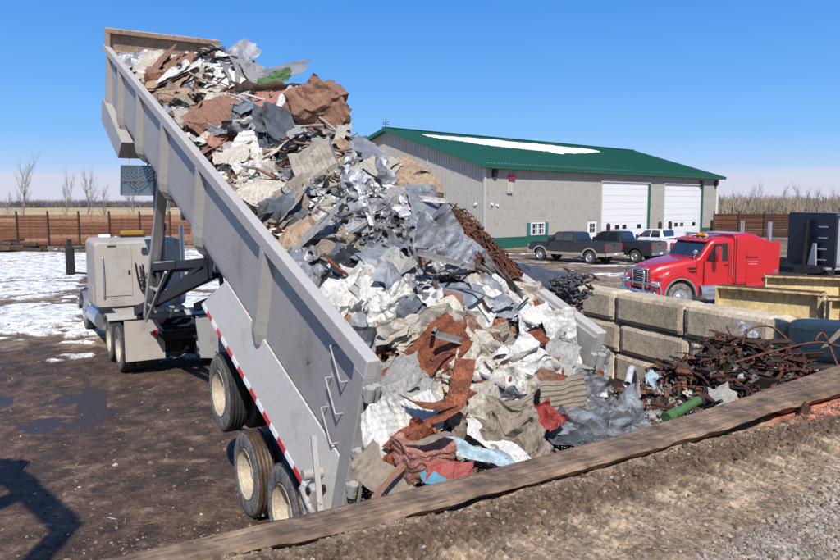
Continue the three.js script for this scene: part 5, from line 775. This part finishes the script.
H('bent', 'rust', [.35, .0, 1.8], [.6, .5, .4], [-.75, .6, -.5], .3, 'rust red plate under the wire tangle', 43, .5);
H('bent', 'orange', [.4, .0, 1.65], [.55, .5, .4], [-.7, .7, -.5], 1.9, 'rust orange plate bent over the white crumple', 44, .6);
H('wad', 'cream', [-.02, -.2, 1.35], [.95, 1, .9], [-.9, .4, -.4], .5, 'large cream crumple bulging out over the tail', 45, .85, 50);
H('crumple', 'white', [-.1, -.16, 1.5], [.95, .9, .8], [-.95, .3, -.35], 1.2, 'large white creased sheet hanging over the tail', 46, .85, 50);
H('crumple', 'cream', [.15, -.05, 1.25], [.8, .9, .8], [-.8, .6, -.4], 2.4, 'cream creased sheet above the white hanging sheet', 47, .8, 46);
H('bent', 'white', [.2, -.02, 2.3], [.85, .5, .6], [-.75, .4, -.7], 1.5, 'white sheet draped down inside the right rail', 48, .65, 46);
H('bent', 'zinc', [-.25, -.45, 2.35], [.85, .8, .6], [-.9, .35, -.5], 1.35, 'light zinc sheet hanging off the right tail corner', 49, .7);
H('strip', 'dark', [.35, -.52, .9], [1.3, .8, 2.2], [-.8, .3, -.6], .2, 'black strip standing in for the shaded gap under the cream bundle', 50, .2);  // black colour stands in for shade below the overhanging load

{ // tangle of rusty wire on the right of the load: one bundle
  const R = rng(88), gs = [];
  for (let k = 0; k < 420; k++) { let a = lerp(2.8, 1.35, R()), c = 2.08 + .3 * (R() - .5); const p = [], da = (R() - .62) * .42, dc = (R() - .5) * .22; for (let i = 0; i < 5; i++) { const e = lerp(.28, .02, ss(2.6, .6, a)); p.push(tp(clamp(a, 1.15, 2.95), e * (.4 + .7 * R()) + .03 + .05 * (R() - .5), clamp(c, 1.85, 2.33)).toArray()); a += da * (.4 + R()); c += dc * (.3 + R()); } gs.push(tube(p, .005 + .005 * R(), 4, 10)); }
  for (let k = 0; k < 5; k++) { const a = 1.5 + 1.2 * R(), p = []; for (let i = 0; i < 5; i++) p.push(tp(a + .12 * i * (R() - .2), .2 + .16 * Math.sin(i / 4 * 3.1) * R(), 2.15 + .25 * (R() - .3)).toArray()); gs.push(tube(p, .006, 4, 12)); }
  solo('wire_bundle', gs, mat([.42, .22, .15], .85, .1, { map: rep(TX.rust, 2) }), 'tangled bundle of rusty wire along the right rail of the load', 'wire');
}
{ // tubes, angle bars and bent conduit caught between the sheets
  const R = rng(911), bars = [0, 1, 2, 3, 4].map(k => { const r = rng(40 + k), p = []; let x = 0, y = 0; for (let i = 0; i < 5; i++) { p.push([-.5 + i * .25, y, x]); x += (k < 2 ? .03 : .16) * (r() - .5); y += (k < 2 ? .03 : .16) * (r() - .5); } return join([tube(p, [.02, .014, .012, .016, .01][k], 7, 20)]); }), ang = join([prism([[0, 0], [.05, 0], [.05, .006], [.006, .006], [.006, .05], [0, .05]], -.5, .5).rotateY(Math.PI / 2)]);
  for (let i = 0; i < 64; i++) { const a = .2 + 11.5 * R() ** 1.6, c = .5 + 1.5 * R(), k = Math.floor(R() * 6), col = pickW(R, { white: 2, pale: 2, galv: 1.5, rust: 1.5, brown: 1, dark: 1 }), L = .4 + .8 * R(); const m = part(numbered(k > 4 ? 'angle_bar' : 'scrap_tube'), k > 4 ? ang : bars[k], SC[col], scene, true); m.scale.set(L, 1, 1); m.position.copy(tp(a, loadTop(a, c) + .06 + .12 * R(), c)); m.quaternion.copy(tq).multiply(new THREE.Quaternion().setFromEuler(new THREE.Euler(0, R() * 6.283, (R() - .5) * .9))); tag(m, `${PARTS[col]} ${k > 4 ? 'angle bar' : k < 2 ? 'straight tube' : 'bent tube'} ${regionName(a)}`, 'scrap metal', `${PARTS[col]} bars and tubes ${regionName(a)}`); }
}
// small fragments: shiny shreds and mixed crumbs
const shard = [0, 1, 2].map(k => sheetGeo(800 + k, 'wad', .7, 6));
function fragments(name, label, N, m, fn, cols) { const R = rng(name.length * 7), groups = shard.map((g, k) => { const im = new THREE.InstancedMesh(g, m, Math.floor(N / 3)); im.name = numbered(name); tag(im, label, 'fragments', null, 'stuff'); im.castShadow = im.receiveShadow = true; scene.add(im); const mt = new THREE.Matrix4(), q = new THREE.Quaternion(); for (let i = 0; i < im.count; i++) { const [p, s] = fn(R); q.setFromEuler(new THREE.Euler(R() * 6, R() * 6, R() * 6)); mt.compose(p, q, V(s, s * (.4 + .6 * R()), s)); im.setMatrixAt(i, mt); const c = cols[Math.floor(R() * cols.length)], b = .7 + .5 * R(); im.setColorAt(i, rgb(c[0] * b, c[1] * b, c[2] * b)); } return im; }); return groups; }
fragments('aluminium_shreds', 'dull aluminium shreds in the middle of the load', 190, mat([1, 1, 1], .5, .35), R => { const a = 1.9 + 1.9 * R() + .3 * (R() - .5), c = clamp(1.3 + .6 * (R() - .5) + (R() - .5) * .4 - .12 * (3 - a), .5, 2.1); return [tp(a, loadTop(a, c) + .04 + .12 * R(), c), .05 + .15 * R() ** 2]; }, [[.6, .61, .62], [.4, .41, .42], [.7, .7, .7], [.2, .2, .21], [.5, .48, .44]]);
fragments('load_fragments', 'small mixed scrap fragments between the sheets of the load', 1900, mat([1, 1, 1], .7, .1), R => { const a = -.1 + 13.2 * R() ** 1.5, s = .05 + .15 * R() ** 2, c = clamp(.16 + (TW - .32) * R(), .18 + s * .6, TW - .18 - s * .6); return [tp(a, loadTop(a, c) + .01 + .07 * R(), c), s]; }, [[.5, .48, .44], [.3, .17, .1], [.22, .1, .06], [.25, .24, .23], [.06, .055, .05], [.1, .08, .07], [.4, .36, .3], [.28, .11, .06], [.05, .045, .04]]);

// ------------------------------------------------------------------ scrap in the bay: heap below the tail, rusty steel against the blocks
function bayTop(X, D) {
  const w = -(-(X - .48) * ED + (D - 4.24) * EX);                       // negative beyond the beam
  const g = (x, d, s) => Math.exp(-((X - x) ** 2 + (D - d) ** 2) / (2 * s * s));
  const back = ss(11.4, 9.4, D) * ss(.2, 1.0, X + 9.5 - D + .6) ; let h = lerp(.35, 1.28, Math.max(back, ss(3.0, 2.4, X))) + .58 * g(.35, 4.85, .6) + .38 * g(1.5, 5.8, .6) + .62 * g(4.1, 9.15, .66) + .32 * g(3.0, 7.2, .6) + .12 * g(4.8, 9.3, .5) + .72 * g(2.25, 12.0, .55);
  h *= ss(-.75, -.05, X + .35 * (D - 4.6) * .4); return h + .2 * (fbm(X * 2.2, D * 2.2, 3, 95) - .5);
}
{
  const xs = axis(-.9, 7.4, () => .09), ds = axis(3.9, 15.2, () => .09);
  const inside = (X, D) => { const wl = (X - 3.81) * .903 + (D - 14.19) * .43; return wl < -.02; };
  const g = gridMesh(xs, ds, (X, D) => { const wv = (X - .48) * ED - (D - 4.24) * EX; const tr = (X + .4) * .8596 + (D - 5.41) * .511, al = -(X + .4) * .511 + (D - 5.41) * .8596; let h = bayTop(X, D); if (wv > -.36 || !inside(X, D)) h = Math.min(h, -.3); if (al > .1 && tr < 2.75) h = Math.min(h, lerp(h, .2, ss(.1, .5, al) * ss(2.75, 2.4, tr))); return [h, .1, .07, .055]; });
  g.deleteAttribute('color'); solo('bay_fines', [flat(g)], M.fines2 = mat([.085, .055, .04], .95, 0, { map: rep(TX.rust, 1.2) }), 'dark rusty fines filling the scrap bay coloured near black for the shaded gaps', 'scrap', null, 'stuff');  // darker than the load fines, painting in the shade below the tail
}
const HW = (kind, col, [x, y, d], size, n, spin, label, seed, asp = .7, det = 48, rib = 0) => scrap(kind, col, V(x, y, -d), size, V(...n), spin, label, undefined, kind === 'bundle' ? bundleGeo(seed, 8, asp) : kind === 'bale' ? baleGeo(seed, 1, asp, .8, 30) : sheetGeo(seed, kind === 'ribbed' ? 'sheet' : kind === 'strip' ? 'bent' : kind + 'X', asp, det, rib));
{ // bent rust-orange strip: a folded flat bar standing up out of the heap
  const strip = (pts, wd, label, m) => { const rings = pts.map(([x, y, z, tw]) => { const c = Math.cos(tw) * wd / 2, s = Math.sin(tw) * wd / 2; return [[x - c, y, z - s], [x + c, y, z + s], [x + c + .006, y + .004, z + s + .008], [x - c + .006, y + .004, z - s + .008]]; }); solo('scrap_strip', [flat(loft(rings))], m, label, 'scrap metal'); };
  strip([[.33, 2.66, -5.25, .3], [.31, 2.55, -5.2, .3], [.27, 2.42, -5.16, .35], [.24, 2.34, -5.1, .6], [.14, 2.28, -5.04, 1.2], [.02, 2.25, -5.0, 1.5], [-.12, 2.2, -4.95, 1.2], [-.22, 2.08, -4.95, .8]], .15, 'rust orange flat bar bent upright in front of the tail', SC.orange);
  strip([[-.16, 2.38, -5.3, 1.0], [-.02, 2.33, -5.2, 1.2], [.12, 2.33, -5.15, 1.35], [.26, 2.36, -5.2, 1.2], [.36, 2.42, -5.3, 1.0]], .22, 'wide rust orange plate curled behind the bent bar', SC.orange);
  strip([[-.12, 2.16, -4.8, .4], [0, 2.2, -4.72, .8], [.12, 2.26, -4.7, 1.0], [.2, 2.25, -4.8, .8]], .09, 'thin umber strip lying over the red bale', SC.umber);
}
HW('ribbed', 'white', [-.05, 2.22, 5.36], [.38, .45, .38], [-.1, .7, .75], .2, 'white corrugated panel behind the bent orange bar', 61, .8, 60, .02);
HW('bundle', 'white', [-.2, 2.0, 5.18], [.7, .6, .34], [-.5, .25, .85], 1.45, 'white creased sheet hanging beside the tail post', 62, .8, 46);
HW('bale', 'rose', [.02, 2.06, 4.88], [.36, .34, .34], [.1, 1, .4], .5, 'crushed pink red bale at the foot of the orange bar', 63, .8);
HW('wad', 'orange', [-.08, 2.08, 4.85], [.42, .4, .35], [-.3, .6, .7], .9, 'rust orange crumple beside the pink red bale', 64);
HW('bent', 'blue', [.36, 2.1, 4.86], [.62, .4, .3], [.05, .8, .6], -.25, 'pale blue folded sheet lying behind the edge timber', 65, .3);
HW('strip', 'white', [.62, 2.06, 4.98], [.65, .5, .9], [.1, .8, .6], -.5, 'white strip beside the pale blue sheet', 66, .15);
HW('strip', 'cyan', [.06, 2.0, 4.66], [.34, .3, .55], [-.3, .7, .6], -.9, 'bright blue strip under the pink red bale', 67, .14, 20);
HW('sheet', 'red', [.2, 2.02, 4.68], [.3, .25, .22], [.1, .5, .85], .1, 'flat red panel behind the edge timber', 68, .6);
HW('wad', 'umber', [.58, 2.06, 5.1], [.6, .62, .58], [.0, .6, .8], .4, 'large dusty umber crumple below the tail', 69, .9, 46);
HW('ribbed', 'umber', [.72, 2.12, 5.2], [.5, .5, .5], [.2, .6, .75], 1.9, 'dusty umber corrugated piece in the heap', 70, .8, 60, .02);
HW('wad', 'red', [.95, 2.08, 5.62], [.34, .4, .34], [0, .6, .8], .5, 'bright red crumple under the hanging white sheet', 71);
HW('ribbed', 'umber', [1.2, 2.14, 5.9], [.42, .5, .5], [0, .35, .95], 1.6, 'brown ribbed panel standing under the tail', 72, .8, 60, .025);
HW('crumple', 'galv', [1.38, 1.98, 5.82], [.66, .5, .5], [.1, .75, .65], -.3, 'blue grey bent sheets at the right of the heap', 73, .7, 46);
HW('crumple', 'slate', [1.28, 1.92, 5.66], [.55, .5, .45], [-.1, .7, .7], -.6, 'dark slate bent sheet beside the timber', 74, .6, 46);
HW('wad', 'galv', [1.65, 1.94, 6.02], [.6, .5, .5], [.1, .8, .6], .3, 'light zinc crumple at the right of the heap', 75, .7, 46);
HW('sheet', 'brown', [-.15, 2.0, 4.72], [.5, .3, .2], [-.5, .7, .5], .6, 'brown board jammed below the tail post', 76, .3);
HW('strip', 'umber', [-.2, 1.9, 4.75], [.7, .4, 1.2], [-.3, .7, .6], -1.0, 'dark plank like strip at the left of the heap', 77, .16);
{ // rounded white hose and green pipe
  solo('white_strip_loop', [tube([[1.95, 2.1, -6.7], [2.1, 2.16, -7.1], [2.22, 2.05, -7.4], [2.3, 1.9, -7.6], [2.36, 1.72, -7.7]], .035, 8, 30)], SC.white, 'white curved pipe at the right edge of the heap', 'pipe');
  solo('green_pipe', [cyl([2.42, 1.80, -6.75], [2.72, 1.88, -6.95], .045, .045, 14), cyl([2.32, 1.78, -6.68], [2.42, 1.80, -6.75], .06, .06, 14)], SC.green, 'short green pipe lying behind the edge timber', 'pipe');
}
{
  const R = rng(602);
  for (let i = 0; i < 130; i++) { // mixed sheets filling the heap
    const X = -.25 + 2.9 * R(), D = 4.55 + .62 * X + .12 + 1.5 * R() ** 1.3, al = -(X + .4) * .511 + (D - 5.41) * .8596, tr = (X + .4) * .8596 + (D - 5.41) * .511; if (al > .25 && tr < 2.5) { i--; continue; }
    const kind = pickW(R, { crumple: 2, wad: 2.5, bent: 1.6, strip: 1.8, ribbed: .4, bundle: 2.4 }), col = X > 1 ? pickW(R, { galv: 2, slate: 2, zinc: 1, umber: 1, brown: 1, rust: 1, pale: .6, dark: .6 }) : pickW(R, { umber: 2, brown: 1.5, pale: 1, rust: 1.2, white: .9, cream: .8, slate: .8, rose: .5 });
    scrap(kind, col, V(X, bayTop(X, D) + .03, -D), (kind === 'strip' ? .5 : .26) * (.45 + .8 * R()), V((R() - .5) * .9, 1, .5 + (R() - .5) * .9), R() * 6.283, `${PARTS[col]} ${KINDN[kind][1]} in the spilled heap behind the edge timber`, `${PARTS[col]} ${KINDN[kind][1]}s in the spilled heap`);
  }
  for (let i = 0; i < 46; i++) { // heap beyond the right rail
    const X = 1.8 + 1.0 * R(), D = 10.6 + 2.6 * R(); const kind = pickW(R, { crumple: 2, wad: 2, bent: 2, strip: 2 }), col = pickW(R, { slate: 2, galv: 2, brown: 2, rust: 1.4, dark: 1.5, zinc: .6 });
    scrap(kind, col, V(X, bayTop(X, D) + .1, -D), .6 * (.6 + .6 * R()), V((R() - .5), 1, .4 + (R() - .5)), R() * 6.283, `${PARTS[col]} ${KINDN[kind][1]} in the heap beyond the right rail`, `${PARTS[col]} ${KINDN[kind][1]}s beyond the right rail`);
  }
  const gs = []; for (let k = 0; k < 90; k++) { const p = []; let x = 2.42 + .5 * (R() - .5), z = -11.8 - .9 * (R() - .5), y = 2.25 + .3 * R(); for (let i = 0; i < 5; i++) { p.push([x, y, z]); x += .22 * (R() - .5); y = clamp(y + .16 * (R() - .45), 2.05, 2.75); z += .2 * (R() - .5); } gs.push(tube(p, .012 + .012 * R(), 5, 12)); } solo('cable_tangle', gs, mat([.09, .09, .095], .6, .3), 'tangle of dark cables beyond the right rail of the trailer', 'cable');
  solo('steel_drum_shell', [new THREE.CylinderGeometry(.55, .55, 1.2, 26, 1, true, .3, 3.6).rotateZ(1.35).rotateY(.5).translate(1.95, 2.15, -12.6)], mat([.20, .21, .22], .5, .5, { map: rep(TX.galv, .7), side: THREE.DoubleSide }), 'curved grey tank shell beyond the right rail of the trailer', 'tank');
  // rusty structural offcuts against the blocks
  const Ls = join([prism([[0, 0], [.05, 0], [.05, .007], [.007, .007], [.007, .05], [0, .05]], -.5, .5)]), fl = join([rbox(.045, .008, 1, .003)]), pi = join([cyl([0, 0, -.5], [0, 0, .5], .018, .018, 9)]), ub = join([prism([[0, 0], [.055, 0], [.055, .007], [.007, .007], [.007, .035], [.055, .035], [.055, .042], [0, .042]], -.5, .5)]), pl = join([prism([[-.2, -.5], [.16, -.45], [.22, .2], [.02, .5], [-.18, .35]], -.006, .006).rotateX(Math.PI / 2)]);
  const bents = [0, 1, 2, 3].map(k => { const r = rng(20 + k), p = []; let x = 0, y = 0; for (let i = 0; i < 5; i++) { p.push([x, y, -.5 + i * .25]); x += .2 * (r() - .5); y += .2 * (r() - .5); } return join([tube(p, .011, 6, 18)]); });
  const mr = [mat([.34, .16, .10], .9, .1, { map: rep(TX.rust, 2) }), mat([.22, .115, .08], .9, .1, { map: rep(TX.rust, 2) }), mat([.50, .26, .16], .9, .1, { map: rep(TX.rust, 2) }), mat([.22, .175, .15], .8, .2, { map: rep(TX.rust, 2) }), mat([.03, .027, .026], .7, .3)];
  const kinds = [['angle_iron', Ls, 'angle iron'], ['flat_bar', fl, 'flat bar'], ['steel_pipe', pi, 'pipe'], ['steel_channel', ub, 'channel'], ['steel_plate', pl, 'plate offcut'], ['bent_rod', bents, 'bent rod']], tone = ['rusty brown', 'dark brown', 'light rusty', 'grey brown', 'black'];
  for (let i = 0; i < 290; i++) {
    let X, D; if (i < 210) { const a = R() * 6.283, r = .95 * Math.sqrt(R()); X = 4.08 + .9 * r * Math.cos(a); D = 9.0 + 1.25 * r * Math.sin(a) - .35 * (X - 4); } else { X = 2.5 + 2.4 * R(); D = 4.9 + .62 * X + .3 + 1.1 * R(); }
    if ((X - 3.81) * .903 + (D - 14.19) * .43 > -.25 || X > 5.0) { i--; continue; }
    const k = [0, 1, 2, 3, 4, 5, 5, 5, 1][Math.floor(R() * 9)], t = Math.floor(R() * 5), m = part(numbered(kinds[k][0]), Array.isArray(kinds[k][1]) ? kinds[k][1][i % 4] : kinds[k][1], mr[t], scene, true); const L = k === 4 ? .14 + .2 * R() : .18 + .62 * R() ** 1.8;
    m.scale.set(k === 4 ? .5 : 1, 1, L); m.position.set(X, bayTop(X, D) + .03 + .12 * R(), -D); m.rotation.set((R() - .5) * 1.3, R() * 6.283, (R() - .5) * 2); tag(m, `${tone[t]} steel ${kinds[k][2]} in the rusty heap by the block wall`, 'scrap steel', `${tone[t]} ${kinds[k][2]}s in the rusty heap`);
  }
    for (const [p, label] of [[[[3.6, 1.98, -8.2], [4.2, 2.05, -8.5], [4.9, 2.1, -8.8], [5.3, 2.0, -9.0]], 'long rusty rod bent across the rusty heap'], [[[4.0, 2.05, -8.9], [4.1, 2.2, -9.0], [4.5, 2.22, -9.2], [4.7, 2.05, -9.1]], 'rusty hooped rod on the rusty heap'], [[[4.9, 2.1, -8.9], [5.05, 2.18, -9.0], [5.1, 1.9, -8.8], [5.05, 1.72, -8.5]], 'tan bent rod hanging down the rusty heap']]) solo('bent_rod', [tube(p, .013, 7, 26)], mr[2], label, 'scrap steel');
  solo('steel_plate', [prism([[0, 0], [.1, .02], [.5, .3], [.56, .34], [.3, .26]], 0, .012).rotateY(.25).translate(5.15, 1.95, -9.2)], SC.umber, 'pointed grey plate sticking up from the rusty heap', 'scrap steel');
  scrap('crumple', 'zinc', V(4.35, 2.12, -9.6), .34, V(0, 1, .6), 1, 'crumpled pale plastic on top of the rusty heap', undefined); scrap('bent', 'pale', V(3.15, 1.78, -7.3), .34, V(.2, .7, .6), 2, 'pale grey flap at the foot of the rusty heap', undefined); scrap('wad', 'blue', V(2.75, 1.75, -8.4), .22, V(0, 1, .5), 1, 'blue wadded piece beside the block wall', undefined); scrap('wad', 'red', V(2.62, 1.74, -6.7), .16, V(0, 1, .5), 1, 'small red wad beside the green pipe', undefined);
  fragments('bay_fragments', 'small rusty fragments over the scrap bay', 4200, mat([1, 1, 1], .85, .1), R => { for (;;) { const X = -.3 + 6.2 * R(), D = 4.6 + .62 * X + .05 + 3.2 * R() ** 1.4; if ((X - 3.81) * .903 + (D - 14.19) * .43 > -.12) continue; const al = -(X + .4) * .511 + (D - 5.41) * .8596, tr = (X + .4) * .8596 + (D - 5.41) * .511; if (al > .3 && tr < 2.5) continue; return [V(X, bayTop(X, D) + .02 + .05 * R(), -D), .04 + .11 * R() ** 2]; } }, [[.14, .07, .045], [.09, .05, .035], [.2, .1, .06], [.05, .045, .042], [.3, .28, .26], [.12, .1, .09], [.45, .43, .4], [.25, .1, .05]]);
}

// leavings on the wall corner and on the navy trailer
scrap('bent', 'slate', V(5.72, 2.14, -11.15), [.42, .3, .3], V(0, 1, .2), .6, 'grey bent flap lying on the corner of the block wall', undefined);
scrap('bent', 'umber', V(5.42, 2.12, -11.75), [.26, .2, .2], V(0, 1, .2), 2, 'small brown flap on the block wall by the girder', undefined);
for (const [dx, k, n] of [[.5, 1, 'white crumpled tarp on top of the navy fronted trailer'], [1.3, 4, 'second white crumpled tarp farther back on the navy trailer']]) scrap('wad', 'white', V(16.9 + dx, 3.5, -29.8 - dx * .3), [1.0, .45, .8], V(0, 1, .1), k, n, undefined);
{ // dirt crumbs lying on the edge timbers
  const R = rng(411), N = 1100, im = new THREE.InstancedMesh(stoneGeo(9, .45), mat([1, 1, 1], .95), N), m = new THREE.Matrix4(), q = new THREE.Quaternion();
  for (let i = 0; i < N; i++) { const t = -2.2 + 8 * R(), w = -.02 - .3 * R() ** .6, [X, D] = edge(t, w), s = .0025 + .007 * R() ** 4; q.setFromEuler(new THREE.Euler(0, R() * 6, 0)); m.compose(V(X, edgeH(t) + .0 - .05 * w, -D), q, V(s, s, s)); im.setMatrixAt(i, m); const b = .7 + .6 * R(); im.setColorAt(i, rgb(.26 * b, .2 * b, .145 * b)); }
  im.name = 'timber_crumbs'; tag(im, 'dirt crumbs lying on the edge timbers', 'crumbs', null, 'stuff'); im.castShadow = im.receiveShadow = true; scene.add(im);
}
renderer.render(scene, camera);
